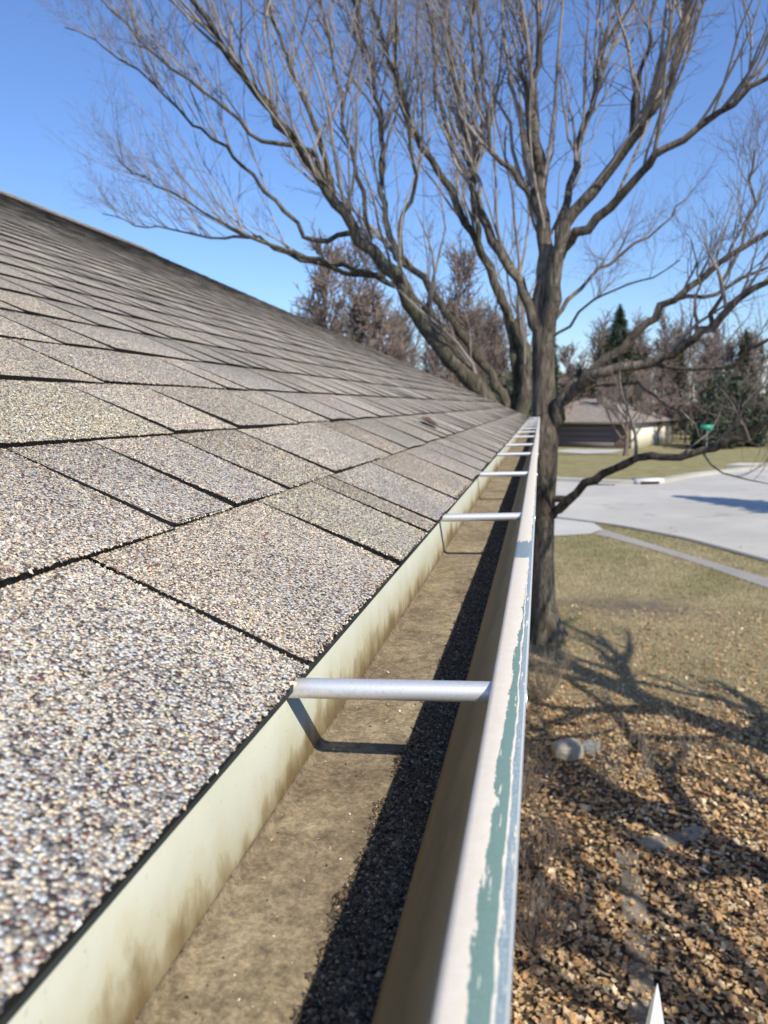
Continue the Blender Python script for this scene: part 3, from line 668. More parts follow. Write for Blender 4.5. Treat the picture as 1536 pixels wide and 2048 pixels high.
A([(1100, 650), (1135, 600), (1180, 552), (1243, 508), (1320, 452), (1370, 400)], .040, .010, ya, ya + 1.0, 13, 0.55)
A([(1103, 850), (1125, 812), (1142, 785), (1170, 762), (1209, 746), (1268, 730), (1327, 716), (1366, 692), (1405, 665), (1440, 640), (1482, 600), (1545, 560), (1620, 500)], .118, .030, ya, ya - 1.6, 14, 0.28)
A([(1166, 772), (1202, 730), (1241, 695), (1288, 652), (1327, 613), (1352, 592), (1405, 551), (1463, 504), (1540, 462), (1640, 380)], .078, .026, ya - .25, ya - .9, 15, 0.5)
A([(1352, 598), (1405, 592), (1456, 572), (1522, 539), (1600, 500)], .036, .014, ya - .55, ya - .1, 16, 0.7)
A([(1416, 660), (1425, 628), (1444, 596), (1462, 540), (1478, 490), (1500, 400), (1510, 300)], .036, .012, ya - 1.1, ya - 1.0, 17, 0.8)
A([(1392, 672), (1396, 625), (1388, 575), (1394, 530), (1382, 480)], .026, .008, ya - 1.0, ya - .6, 18, 0.5)
A([(1105, 1030), (1120, 1014), (1151, 988), (1186, 957), (1225, 934), (1276, 914), (1327, 912), (1405, 905), (1463, 887), (1514, 865), (1545, 835), (1600, 790)], .082, .030, ya, ya - 1.9, 19, 0.16)
A([(1172, 782), (1217, 769), (1272, 766), (1311, 789), (1358, 824), (1401, 866), (1430, 900)], .030, .009, ya - .25, ya - 1.2, 20, 0.35)
A([(1250, 722), (1311, 727), (1385, 742), (1436, 742), (1479, 727), (1491, 699), (1540, 674), (1620, 640)], .034, .015, ya - .55, ya - 2.2, 21, 0.4)
A([(1405, 905), (1450, 940), (1500, 965), (1560, 985)], .014, .005, ya - 1.2, ya - 1.7, 22, 0.8)
A([(1545, 840), (1500, 880), (1480, 830), (1500, 790)], .02, .008, ya - 1.9, ya - 1.6, 24, 0.6)
treeA = build_tree('shade_tree', 'bare grey-barked shade tree rising at the far end of the gutter', tuple(tb), (TP, TR), LA, M['bark'], (M['twig'], M['twig_red']), 21, group='bare trees around the house', shoots_per_m=7.4, len1=(.9, 3.0), up=.11, fine=1.0, rmax=.042)
mb = MB(); s0 = at(1112, 998, ya - .12); mb.tube([s0, s0 + (.06, -.03, .01), s0 + (.12, -.06, .015)], [.045, .04, .036], 10); mb.build('cut_stub', M['bark'], treeA)

# --- the tree behind it, leaning over the roof
yb_ = 13.0
bb = at(1012, 800, yb_); bb[2] = -.05
LB = []
def B(pix, r0, r1, y0=yb_, y1=yb_, seed=0): LB.append((limb_from(pix, y0, y1, .2, seed, .028), r0 * .76, r1 * .85))
base = [bb + np.array([0, 0, 0.]), bb + (0, 0, .8), bb + (.0, 0, 1.7), at(1014, 830, yb_)]
TPB = smooth_line(base, .2); TRB = rad(TPB, .46, .40)
B([(1005, 845), (972, 800), (935, 755), (875, 682), (832, 627), (809, 581), (773, 530), (719, 479), (690, 425), (655, 380), (600, 300), (540, 225), (500, 165), (460, 115), (390, 0), (330, -90)], .235, .030, yb_, yb_ - 2.2, 31)
B([(985, 820), (960, 770), (915, 715), (880, 660), (850, 610)], .17, .08, yb_ - .1, yb_ - .3, 32)
B([(665, 390), (650, 320), (615, 215), (565, 100), (535, 0), (505, -110)], .075, .022, yb_ - 1.0, yb_ - .5, 33)
B([(640, 355), (620, 300), (525, 280), (450, 220), (320, 115), (205, 0), (120, -80)], .05, .014, yb_ - 1.2, yb_ - 2.6, 34)
B([(705, 465), (625, 480), (550, 400), (450, 300), (380, 245), (310, 165), (240, 110), (130, 55)], .062, .010, yb_ - .8, yb_ - 2.4, 35)
B([(770, 550), (690, 545), (615, 512), (500, 475), (440, 445), (375, 400), (315, 370), (240, 325)], .07, .010, yb_ - .5, yb_ - 2.4, 36)
B([(790, 572), (740, 548), (656, 528), (600, 522), (520, 480), (420, 470), (300, 455), (205, 428)], .06, .009, yb_ - .4, yb_ - 1.4, 37)
B([(1020, 840), (1004, 792), (953, 706), (891, 628), (863, 581), (805, 526), (789, 499), (773, 440), (762, 380), (768, 300), (745, 160), (705, 0), (690, -110)], .125, .026, yb_ + .1, yb_ + 1.0, 38)
B([(1030, 850), (1035, 780), (1031, 690), (1016, 624), (988, 565), (965, 510), (930, 440), (900, 380), (862, 318), (833, 270), (812, 215), (780, 120), (745, 20), (720, -100)], .145, .026, yb_ + .2, yb_ + .6, 39)
B([(965, 512), (952, 430), (940, 360), (905, 300), (880, 200), (862, 80), (840, -60)], .06, .018, yb_ + .3, yb_ - .3, 40)
B([(1040, 850), (1052, 790), (1050, 720), (1030, 640)], .18, .09, yb_ - .05, yb_ + .1, 41)
B([(805, 530), (800, 450), (830, 380), (822, 290), (800, 190), (790, 60), (800, -60)], .06, .018, yb_ + .4, yb_ - .2, 42)
B([(740, 500), (735, 440), (715, 350), (690, 250), (672, 150), (645, 30), (630, -80)], .06, .018, yb_ - .7, yb_ - .3, 43)
treeB = build_tree('shade_tree', 'bare olive-barked tree behind the roof end with limbs leaning left over the shingles', tuple(bb), (TPB, TRB), LB, M['bark2'], (M['twig'], M['twig_red']), 22, group='bare trees around the house', shoots_per_m=6.4, len1=(1.0, 3.2), up=.06, fine=1.1, rmax=.040)

# --- free-standing generated trees
def free_limbs(base, h, nl, spread, r0, rr, t0=.28, t1=.85):
    out = []; trunk = np.array([base, base + (rr.normal(0, .02) * h, rr.normal(0, .02) * h, h * .35), base + (rr.normal(0, .03) * h, rr.normal(0, .03) * h, h * .62), base + (rr.normal(0, .04) * h, rr.normal(0, .04) * h, h * .92)])
    TPx = smooth_line(trunk, h / 22.); TRx = rad(TPx, r0, r0 * .14, .9)
    for k in range(nl):
        t = t0 + (t1 - t0) * k / max(nl - 1, 1); i = int(t * (len(TPx) - 1)); a = k * 2.4 + rr.uniform(-.4, .4)
        L = h * spread * (1.05 - .5 * t) * rr.uniform(.8, 1.2)
        d = np.array([math.cos(a), math.sin(a), rr.uniform(.55, 1.1)])
        P = grow(TPx[i][None], d[None], np.array([L]), 7, .10, .10, rr)[0]
        out.append((P, TRx[i] * .68, TRx[i] * .16))
    return (TPx, TRx), out
rr = np.random.default_rng(3)
def side_tree(loc, h, nl, spread, r0, label, seed, keep=None, **kw):
    rr = np.random.default_rng(seed); loc = np.array(loc, float)
    tr, lb = free_limbs(loc, h, nl, spread, r0, rr)
    extra = []
    for P, r0_, r1_ in lb:
        for q in range(3):
            i = 2 + q; d_ = norm((P[i + 1] - P[i - 1])[None])[0] + rr.normal(0, .55, 3)
            extra.append((grow(P[i][None], d_[None], np.array([np.linalg.norm(P[-1] - P[0]) * rr.uniform(.4, .7)]), 7, .08, .12, rr)[0], r0_ * .62, r1_ * .7))
    lb = lb + extra
    if keep is not None: lb = [q for q in lb if keep(q[0])]
    return build_tree('shade_tree', label, tuple(loc), tr, lb, M['bark'], (M['twig'], M['twig_red']), seed, group='bare trees around the house', **kw)
side_tree((3.5, 5.2, -.05), 7.6, 14, .36, .22, 'bare tree out on the lawn to the right whose branch shadows cross the leaves', 61, keep=lambda P: P[:, 0].min() > 2.35 and P[-1, 2] > 1, shoots_per_m=2.6, fine=.6, len1=(.4, 1.0))
side_tree((3.3, 2.9, -.05), 6.4, 13, .36, .20, 'second bare tree to the right nearer the camera whose shadow crosses the lawn', 64, keep=lambda P: P[:, 0].min() > 1.7, shoots_per_m=2.6, fine=.6, len1=(.4, 1.0))
side_tree((3.2, 1.1, -.05), 5.8, 12, .36, .17, 'third bare tree to the right beside the camera whose shadow crosses the leaf bed', 67, keep=lambda P: P[:, 0].min() > 1.6, shoots_per_m=2.6, fine=.6, len1=(.4, 1.0))

# small ornamental tree on the far lawn, before the neighbour's garage
b0 = on_ground(1252, 912, -.35); b0[2] = terr(b0[0], b0[1]) - .03
rr = np.random.default_rng(71); tr, lb = free_limbs(b0, 5.6, 13, .50, .15, rr, .16, .8)
build_tree('ornamental_tree', 'small bare spreading tree on the far lawn in front of the garage', tuple(b0), tr, lb, M['far_bark'], (M['far_bark'], M['far_twig']), 71, shoots_per_m=6.0, len1=(.7, 1.6), fine=1.0, rmax=.03)

# far wood: many bare crowns that read as one reddish mass
def wood_tree(mb, mt, base, h, rr, n1=18, n2=9, n3=3):
    lean = rr.normal(0, .03, 2) * h
    P = np.array([[base, base + (lean[0] * .4, lean[1] * .4, h * .5), base + (lean[0], lean[1], h * .96)]]); R = np.array([[h * .016, h * .010, h * .002]])
    mt.tubes(P, R, 5)
    S, D, rp_, t = spawn(P, R, n1, .22, .97, .55, rr, .15); L = h * rr.uniform(.18, .40, len(S)) * (1.2 - .7 * t)
    P1 = grow(S, D, L, 5, .10, .12, rr); R1 = np.clip(rp_ * .5, .02, .09)[:, None] * np.linspace(1, .3, 5); mt.tubes(P1, R1, 3)
    S, D, rp_, t = spawn(P1, R1, n2, .2, 1., .6, rr, .1); L = h * rr.uniform(.06, .15, len(S)); P2 = grow(S, D, L, 3, .08, .15, rr)
    mb.tubes(P2, np.broadcast_to(np.array([.044, .034, .018]), (len(S), 3)), 3)
    R2 = np.full((len(S), 3), .015)
    S, D, rp_, t = spawn(P2, R2, n3, .2, 1., .7, rr, .05); L = h * rr.uniform(.03, .07, len(S)); P3 = grow(S, D, L, 2, .05, .15, rr)
    mb.tubes(P3, np.broadcast_to(np.array([.036, .018]), (len(S), 2)), 3)
rr = np.random.default_rng(8); mt, mw = MB(), MB()
for k in range(104):
    px = rr.uniform(560, 1640); Y = rr.uniform(84, 125)
    d = at(px, 800, Y); z = -.85
    h = rr.uniform(9.5, 13.0) * (1.25 if px < 1000 else 1.0) * (.8 if 1110 < px < 1190 else 1)
    wood_tree(mw, mt, np.array([d[0], Y, z - .1]), h, rr)
w = mw.build('far_wood', M['far_twig']); tag(w, 'reddish-brown mass of bare far trees along the skyline', 'wood', kind='stuff')
w = mt.build('far_wood_trunks', M['far_bark']); tag(w, 'bare trunks and boughs standing within the far wood', 'wood', kind='stuff')
# a few nearer bare trees that can be told apart
def mid_tree(px, py, Y, label, seed, ztop):
    top = at(px, ztop, Y); z = float(terr(top[0], Y)); mt, mw = MB(), MB(); rr = np.random.default_rng(seed)
    t = empty('bare_tree', (top[0], Y, z)); tag(t, label, 'tree', 'bare trees beyond the roof')
    wood_tree(mw, mt, np.array([top[0], Y, z - .1]), (top[2] - z) / .97, rr, 22, 11, 6)
    mt.build('trunk', M['far_bark'], t); mw.build('twigs', M['far_twig'], t)['kind'] = 'stuff'
mid_tree(640, 0, 46, 'bare brushy tree just above the roof slope, leftmost of those beyond it', 81, 520)
mid_tree(700, 0, 52, 'dense bare tree showing above the roof slope below the leaning limbs', 82, 540)
mid_tree(765, 0, 50, 'low bare brushy tree above the roof between the leaning limbs', 84, 610)
mid_tree(925, 0, 58, 'bare reddish-tipped tree seen between the two leaning trunks', 83, 535)

# conifers
def conifer(name, base, h, w, label, m, seed, n=5200, parent_group=None, trunkr=.16):
    rr = np.random.default_rng(seed); t = empty(name, tuple(base)); tag(t, label, 'conifer', parent_group)
    mb = MB(); mb.tube([base + (0, 0, -.1), base + (0, 0, h * .6), base + (0, 0, h * .97)], [trunkr, trunkr * .5, .015], 7); mb.build('trunk', M['far_bark'], t)
    u = rr.random(n) ** .62; zz = h * (1 - u) * .95 + h * .05; a = rr.uniform(0, 6.283, n)
    # whorled boughs make the outline toothed
    lay = .72 + .28 * np.abs(np.sin(zz * 3.1 + a * .6)) ; bo = .75 + .25 * np.sin(a * 7 + np.floor(zz * 1.4) * 2.1)
    R = w * (h - zz) / h * lay * bo * rr.uniform(.25, 1.0, n) ** .5 + .05
    Pc = base + np.c_[R * np.cos(a), R * np.sin(a), zz - R * .22]
    d = norm(np.c_[np.cos(a), np.sin(a), rr.uniform(-.5, .35, n)] + rr.normal(0, .3, (n, 3))); sd_ = norm(np.cross(d, np.array([0, 0, 1.]) + rr.normal(0, .5, (n, 3))))
    L = rr.uniform(.22, .55, n)[:, None] * (h / 9) ** .5; wd = L * rr.uniform(.18, .32, n)[:, None]
    V = np.stack([Pc - d * L * .4 - sd_ * wd * .4, Pc - d * L * .4 + sd_ * wd * .4, Pc + d * L * .6 + sd_ * wd * .15 - np.array([0, 0, .05]), Pc + d * L * .6 - sd_ * wd * .15 - np.array([0, 0, .05])], 1)
    mesh_obj('crown', V.reshape(-1, 3), np.arange(4 * n).reshape(n, 4), m, t)['kind'] = 'stuff'
    return t
def cone_at(px, ytop, ybase_y, Y, w, label, seed, **kw):
    p = at(px, ytop, Y); z = float(terr(p[0], Y)); return conifer('conifer_tree', np.array([p[0], Y, z]), p[2] - z, w, label, M['needle'], seed, **kw)
cone_at(1240, 608, 0, 82, 6.6, 'tall dark conifer rising above the far wood left of the garage roof ridge', 91, n=14000)
cone_at(1360, 655, 0, 95, 2.6, 'smaller far conifer among the bare wood', 92, n=4000)
cone_at(1492, 655, 0, 88, 3.6, 'olive conifer at the right edge of the far wood', 93, n=6000)
cone_at(1108, 668, 0, 70, 1.3, 'narrow green conifer just right of the main trunk', 94, n=3500)
conifer('conifer_tree', np.array([12.2, 16.7, 0]), 9.6, 5.2, 'dense conifer beyond the right edge whose shadow lies on the road', M['needle'], 95, n=9000)
def bush(base, rx_, ry_, h, label, m, seed, n=5000, leaf=.16, name='evergreen_bush'):
    rr = np.random.default_rng(seed); t = empty(name, tuple(base)); tag(t, label, 'bush', 'evergreens beyond the far lawn')
    mb = MB()
    for k in range(6):
        a = k * 1.05; mb.tube([base + (0, 0, -.05), base + (rx_ * .25 * math.cos(a), ry_ * .25 * math.sin(a), h * .4), base + (rx_ * .55 * math.cos(a), ry_ * .55 * math.sin(a), h * .75)], [.06, .04, .015], 5)
    mb.build('stem', M['far_bark'], t)
    cl = rr.normal(0, 1, (26, 3)); cl = norm(cl) * rr.uniform(.35, .85, (26, 1)); cl[:, 2] = np.abs(cl[:, 2]) * .9 + .1
    ci = rr.integers(0, 26, n); q = cl[ci] + rr.normal(0, .15, (n, 3)); q[:, 2] = np.abs(q[:, 2])
    Pc = base + q * np.array([rx_, ry_, h])
    d = norm(rr.normal(0, 1, (n, 3))); sd_ = norm(np.cross(d, rr.normal(0, 1, (n, 3)))); L = leaf * rr.uniform(.6, 1.4, n)[:, None]
    V = np.stack([Pc - d * L, Pc + sd_ * L * .5, Pc + d * L, Pc - sd_ * L * .5], 1)
    mesh_obj('crown', V.reshape(-1, 3), np.arange(4 * n).reshape(n, 4), m, t)['kind'] = 'stuff'
p = at(1462, 800, 66); bush(np.array([p[0], 66, terr(p[0], 66)]), 3.4, 3.0, 6.4, 'dark green round evergreen right of the street sign', M['needle2'], 101, 7000, .2)
p = at(1432, 800, 64); bush(np.array([p[0], 64, terr(p[0], 64)]), 2.2, 1.6, 2.5, 'low green hedge bush behind the street sign', M['needle2'], 102, 3500, .16)
p = at(1040, 760, 40); bush(np.array([p[0] - .3, 40, terr(p[0], 40)]), 1.5, 1.5, 4.6, 'dark evergreen bush glimpsed behind the leaning trunks', M['needle2'], 103, 4000, .15)
p = at(975, 760, 36); bush(np.array([p[0], 36, terr(p[0], 36)]), 1.4, 1.4, 4.4, 'olive evergreen bush behind the roof between the leaning trunks', M['needle2'], 104, 4000, .15)
# low thicket of bare shrubs along the far lawn
mb, mt = MB(), MB(); rr = np.random.default_rng(12)
for k in range(95):
    px = rr.uniform(1085, 1640); Y = rr.uniform(70, 82); d = at(px, 800, Y); wood_tree(mb, mt, np.array([d[0], Y, -.9]), rr.uniform(3.2, 6.5), rr, 12, 7, 2)
for k in range(16):
    px = rr.uniform(600, 1130); Y = rr.uniform(60, 82); d = at(px, 800, Y); wood_tree(mb, mt, np.array([d[0], Y, -.9]), rr.uniform(4.5, 7.5), rr, 12, 7, 2)
mb.V += mt.V; mb.Q += [q + mb.n for q in mt.Q]
o = mb.build('shrub_thicket', M['far_twig']); tag(o, 'low brown thicket of bare shrubs edging the far lawn', 'thicket', kind='stuff')

# ------------------------------------------------------------------ neighbour's garage
gz = -.85
fh = empty('neighbour_garage', (6.0, 66, gz)); tag(fh, 'far low house with cream side wall, dark front and grey hipped roof', 'house')
c0 = np.array([7.6, 65.4]); cR = np.array([12.2, 73.6]); dR = (cR - c0) / np.linalg.norm(cR - c0); dL = np.array([-dR[1], dR[0]])
if dL[0] > 0: dL = -dL
cream = plain('cream_wall', (.80, .74, .60), .85, var=.06, sc=.8); darkb = plain('dark_brown_brick', (.14, .10, .088), .9, var=.2, sc=2.); trimb = plain('brown_trim', (.13, .10, .08), .8)
wl_, fl_ = 9.4, 11.5
eave = H - 1.66 - gz
def wallq(name, a, b_, z0, z1, m, parent, th=.15):
    t = norm((b_ - a)[None])[0]; n2 = np.array([-t[1], t[0]]) * th; mb = MB(); mb.slab([a, b_, b_ + n2, a + n2], z0, z1); return mb.build(name, m, parent)
f1 = c0 + dL * fl_; cB = c0 + dR * wl_; f2 = f1 + dR * wl_
fw = wallq('front_wall', f1, c0, gz - .1, gz + eave, darkb, fh); wallq('side_wall', c0, cB, gz - .1, gz + eave, cream, fh); wallq('rear_wall', cB, f2, gz - .1, gz + eave, cream, fh); wallq('end_wall', f2, f1, gz - .1, gz + eave, cream, fh)
nrm = np.array([dL[1], -dL[0]]); nrm = nrm if nrm[1] < 0 else -nrm
o_ = nrm * .05
wallq('front_panel', f1 + o_, f1 + dL * -1.25 + o_, gz, gz + eave - .1, cream, fh, .04)
gd = wallq('garage_door', c0 + dL * 1.4 + o_, c0 + dL * 6.6 + o_, gz, gz + 2.05, plain('dark_garage_door', (.12, .095, .095), .7, var=.15), fh, .04)
for k in range(4): wallq('door_panel', c0 + dL * 1.45 + o_ * 1.8, c0 + dL * 6.55 + o_ * 1.8, gz + .06 + k * .5, gz + .50 + k * .5, plain('door_panel_paint', (.13, .105, .105), .7, var=.1), gd, .03)
wallq('entry_door', c0 + dL * 7.6 + o_, c0 + dL * 8.5 + o_, gz, gz + 2.05, trimb, fh, .04)
wallq('fascia', c0 + dL * (fl_ + .5) + nrm * .62, c0 - dL * .5 + nrm * .62, gz + eave - .12, gz + eave + .12, trimb, fh, .05)
ov = .6; K = [c0 - dL * ov - dR * ov, c0 - dL * ov + dR * (wl_ + ov), f2 + dL * ov + dR * ov, f1 + dL * ov - dR * ov]
mid = wl_ / 2; rh = 2.15; A1 = c0 + dR * mid + dL * mid; A2 = f1 + dR * mid - dL * mid
V = [(*q, gz + eave) for q in K] + [(*A1, gz + eave + rh), (*A2, gz + eave + rh)]
mesh_obj('roof', V, [[3, 0, 4, 5], [0, 1, 4], [1, 2, 5, 4], [2, 3, 5], [3, 2, 1, 0]], plain('far_shingles', (.27, .225, .185), .9, var=.2, sc=3., bump=.5, bsc=12), fh)

# street sign
p = on_ground(1412, 912, -.15); sx, sy = p[0], p[1]; sz = float(terr(sx, sy))
sg = empty('street_sign', (sx, sy, sz)); tag(sg, 'small green street sign on a grey post by the far kerb', 'street sign')
mb = MB(); mb.tube([(sx, sy, sz - .1), (sx, sy, sz + 1.58)], [.04, .04], 8); mb.build('post', plain('galvanised_post', (.28, .29, .30), .5, .5), sg)
zc = at(1412, 855, sy)[2]
mb = MB(); mb.box((sx - .36, sy - .012, zc - .15), (sx + .36, sy + .012, zc + .15)); mb.build('blade', plain('sign_green', (.03, .30, .20), .4, var=.05), sg)

# ------------------------------------------------------------------ leaf litter, grass, shrubs, stones
def leaf_mat():
    m, n, l, b = mat('dead_leaves', .75, 0, .3); g = G(m); t = g.attr('tone'); p = g.pos()
    c = g.mix(1., t, g.ramp(g.noise(p, 60, 4), [(.3, .72), (.7, 1.15)]), 'MULTIPLY'); l.new(c, b.inputs['Base Color']); return m
M['leaf'] = leaf_mat()
r = np.random.default_rng(31)
def leaves(n, y0, y1, xw, size, pw=1.0):
    y = y0 + (y1 - y0) * r.random(n) ** pw; x = r.uniform(-.45, 1, n) * (xw * y + .35) + .05; return np.c_[x, y]
XY = np.vstack([leaves(31000, 2.9, 7.3, .46, .07, 1.0), leaves(19000, 6.6, 11.0, .42, .07, 1.25), leaves(1000, 10, 17, .4, .07)])
d0 = r.random(len(XY)) < np.clip(1.15 - (XY[:, 1] - 5.2) * .20 - np.clip((XY[:, 0] - 1.1) * .10, 0, .3), .34, 1); XY = XY[d0]
XY = XY[(XY[:, 0] > -.55)]
n = len(XY); print('leaves', n)
L = r.lognormal(math.log(.0185), .30, n); W = L * r.uniform(.55, .85, n)
# six-point curled leaf
lu = np.array([0, -1, -.62, -.15, .10, .42, 1., .42, .10, -.15, -.62]); lv = np.array([0, 0, .62, .62, 1.0, .50, 0, -.50, -1.0, -.62, -.62])
curl = r.uniform(.05, .8, n) * r.choice([1, -.5], n, p=[.7, .3]); fold = r.uniform(-.2, .6, n)
lz = (curl[:, None] * (lu ** 2)[None] * .5 + fold[:, None] * np.abs(lv)[None] * .5) + r.normal(0, .06, (n, 11))
lx = lu[None] * L[:, None] * (1 - .2 * np.abs(curl))[:, None] * r.uniform(.85, 1.15, (n, 11)); ly = lv[None] * W[:, None] * r.uniform(.8, 1.15, (n, 11)); lz = lz * L[:, None]
a = r.uniform(0, 6.283, n); tl = r.normal(0, .27, (n, 2)); lz = lz + lx * tl[:, :1] + ly * tl[:, 1:]
lz = lz - lz.min(1, keepdims=True)
ca, sa = np.cos(a)[:, None], np.sin(a)[:, None]
Vx = XY[:, :1] + lx * ca - ly * sa; Vy = XY[:, 1:] + lx * sa + ly * ca
Vz = .004 + r.exponential(.010, (n, 1)) * np.clip((8 - XY[:, 1:]) / 4, .2, 1) + lz
V = np.stack([Vx, Vy, Vz], -1).reshape(-1, 3)
fq = np.array([(0, k, k % 10 + 1) for k in range(1, 11)]); Fl = (fq[None] + (np.arange(n) * 11)[:, None, None]).reshape(-1, 3)
pal = np.array([(.52, .355, .185), (.41, .26, .125), (.63, .48, .29), (.22, .14, .08), (.50, .29, .135), (.72, .59, .40), (.12, .08, .05), (.33, .23, .145)])
cl = np.array([1.10, 1.06, 1.0]) * pal[r.choice(8, n, p=[.2, .17, .14, .14, .1, .08, .09, .08])] * r.uniform(.75, 1.2, (n, 1))
o = mesh_obj('leaf_litter', V, Fl, M['leaf'], colors=np.repeat(cl, 11, 0)); tag(o, 'brown fallen leaves spread over the bed beside the gutter', 'leaves', kind='stuff')
# dormant grass
n = 110000
y = 6.2 + 12.5 * r.random(n) ** 1.15; x = r.uniform(-.12, .42, n) * y + r.normal(0, .1, n)
def inside(poly, x, y):
    poly = np.asarray(poly); c = np.zeros(len(x), bool); j = len(poly) - 1
    for i in range(len(poly)):
        xi, yi = poly[i]; xj, yj = poly[j]
        k = ((yi > y) != (yj > y)) & (x < (xj - xi) * (y - yi) / (yj - yi + 1e-12) + xi); c ^= k; j = i
    return c
bad = inside(walk_n + walk_f[::-1], x, y) | inside(np.vstack([near_k, far_k, [(70, 36.5), (70, -10)]]), x, y) | inside([(-3.2, 14.4), (.36, 16.9), (1.16, 17.25), (1.5, 17.9), (1.35, 18.9), (.9, 19.25), (-.6, 20.45), (-2.6, 22.3), (-6, 19)], x, y)
mul = ((x - 1.35) / 1.5) ** 2 + ((y - 11.0) / .75) ** 2 < r.uniform(0, 1.1, n)
k = ~bad & ~mul & (r.random(n) < np.clip((y - 5.6) / 3.0, 0, 1)); x, y = x[k], y[k]; n = len(x)
hgt = r.uniform(.015, .055, n); a = r.uniform(0, 6.283, n); wd = r.uniform(.0018, .004, n) * np.clip(y / 9, .8, 2)
ln = r.uniform(.2, 1.3, n) * hgt; az_ = r.uniform(0, 6.283, n)
B0 = np.stack([x - wd * np.cos(a), y - wd * np.sin(a), np.zeros(n)], -1); B1 = np.stack([x + wd * np.cos(a), y + wd * np.sin(a), np.zeros(n)], -1); Tt = np.stack([x + ln * np.cos(az_), y + ln * np.sin(az_), hgt], -1)
V = np.stack([B0, B1, Tt], 1).reshape(-1, 3)
patchy = np.sin(x * 1.9 + 1.3 * np.sin(y * .8)) * np.sin(y * 1.3 + .7) + (y - 11.5) * .13 + r.normal(0, .45, n)
gp = np.array([(.27, .25, .10), (.34, .30, .14), (.19, .20, .075)]); stp = np.array([(.45, .38, .23), (.36, .30, .17), (.52, .45, .30)])
cg = np.where((patchy > .3)[:, None], gp[r.integers(0, 3, n)], stp[r.integers(0, 3, n)]) * r.uniform(.75, 1.2, (n, 1))
o = mesh_obj('grass', V, np.arange(3 * n).reshape(n, 3), M['leaf'], colors=np.repeat(cg, 3, 0)); tag(o, 'short dormant grass of the front lawn', 'grass', kind='stuff')

stone_m = [plain('edging_stone_grey', (.29, .24, .175), .9, var=.25, sc=14, bump=.4, bsc=60), plain('edging_stone_dark', (.21, .175, .13), .9, var=.3, sc=14, bump=.4, bsc=60)]
def stone(name, x, y, lx_, ly_, h, rot, seed, m, label, cat, group=None, z=0.0):
    rr = np.random.default_rng(seed); k = 12; a = np.arange(k) * 2 * np.pi / k
    # rounded-rectangle outline with chipped edges
    sq = 1 / np.maximum(np.abs(np.cos(a)), np.abs(np.sin(a))); rad_ = (sq * .75 + .25) * rr.uniform(.92, 1.06, k)
    rings = []
    for zz, sc in ((-.03, .98), (h * .55, 1.0), (h * .9, .95), (h, .86)):
        px = lx_ * rad_ * np.cos(a) * sc; py = ly_ * rad_ * np.sin(a) * sc; c, s_ = math.cos(rot), math.sin(rot)
        rings.append(np.c_[x + px * c - py * s_, y + px * s_ + py * c, z + zz + rr.normal(0, .004, k)])
    V = np.concatenate(rings + [[[x, y, z + h + .003]]]); fs = [[j * k + i, j * k + (i + 1) % k, (j + 1) * k + (i + 1) % k, (j + 1) * k + i] for j in range(3) for i in range(k)]
    fs += [[3 * k + i, 3 * k + (i + 1) % k, 4 * k] for i in range(k)] + [list(range(k))[::-1]]
    e_ = empty(name, (x, y, z)) if False else None
    o = mesh_obj(name, V, fs, m); tag(o, label, cat, group); return o
ss = [((.595, 4.66), .075, .10, 'edging stone at the corner of the leaf bed, farthest of the straight row'), ((.588, 4.41), .068, .115, 'edging stone second from the corner of the leaf bed'), ((.575, 4.15), .078, .12, 'edging stone third from the corner, half under leaves'), ((.56, 3.87), .07, .125, 'edging stone fourth from the corner, in branch shadow'), ((.545, 3.61), .066, .115, 'edging stone second nearest the camera'), ((.525, 3.33), .072, .135, 'edging stone nearest the camera at the bottom of the picture')]
for k, (q, a_, b_, lab) in enumerate(ss): stone('edging_stone', q[0], q[1], a_, b_, .020 + .005 * (k % 3), .06 * (k % 2) - .02, 200 + k, stone_m[k % 2], lab, 'edging stone', 'edging stones in the leaf bed')
for k, (q, lab) in enumerate((((.79, 4.86), 'edging stone first right of the row corner'), ((.93, 4.93), 'edging stone in the middle of the short cross row'), ((1.08, 5.03), 'pale edging stone at the right end of the short cross row'))): stone('edging_stone', q[0], q[1],   .10, .06, .032, .45 + .1 * k, 220 + k, stone_m[k % 2], lab, 'edging stone', 'edging stones in the leaf bed')
stone('garden_rock', .27, 6.1, .13, .10, .11, .3, 230, plain('pale_rock', (.36, .33, .26), .9, var=.25, sc=12, bump=.5, bsc=30), 'pale rounded rock lying among leaves near the trunk', 'rock')
stone('garden_rock', .46, 6.2, .09, .07, .07, 1., 231, plain('blue_rock', (.22, .22, .20), .9, var=.25, sc=12, bump=.5, bsc=30), 'small blue-grey rock right beside the pale rock', 'rock')

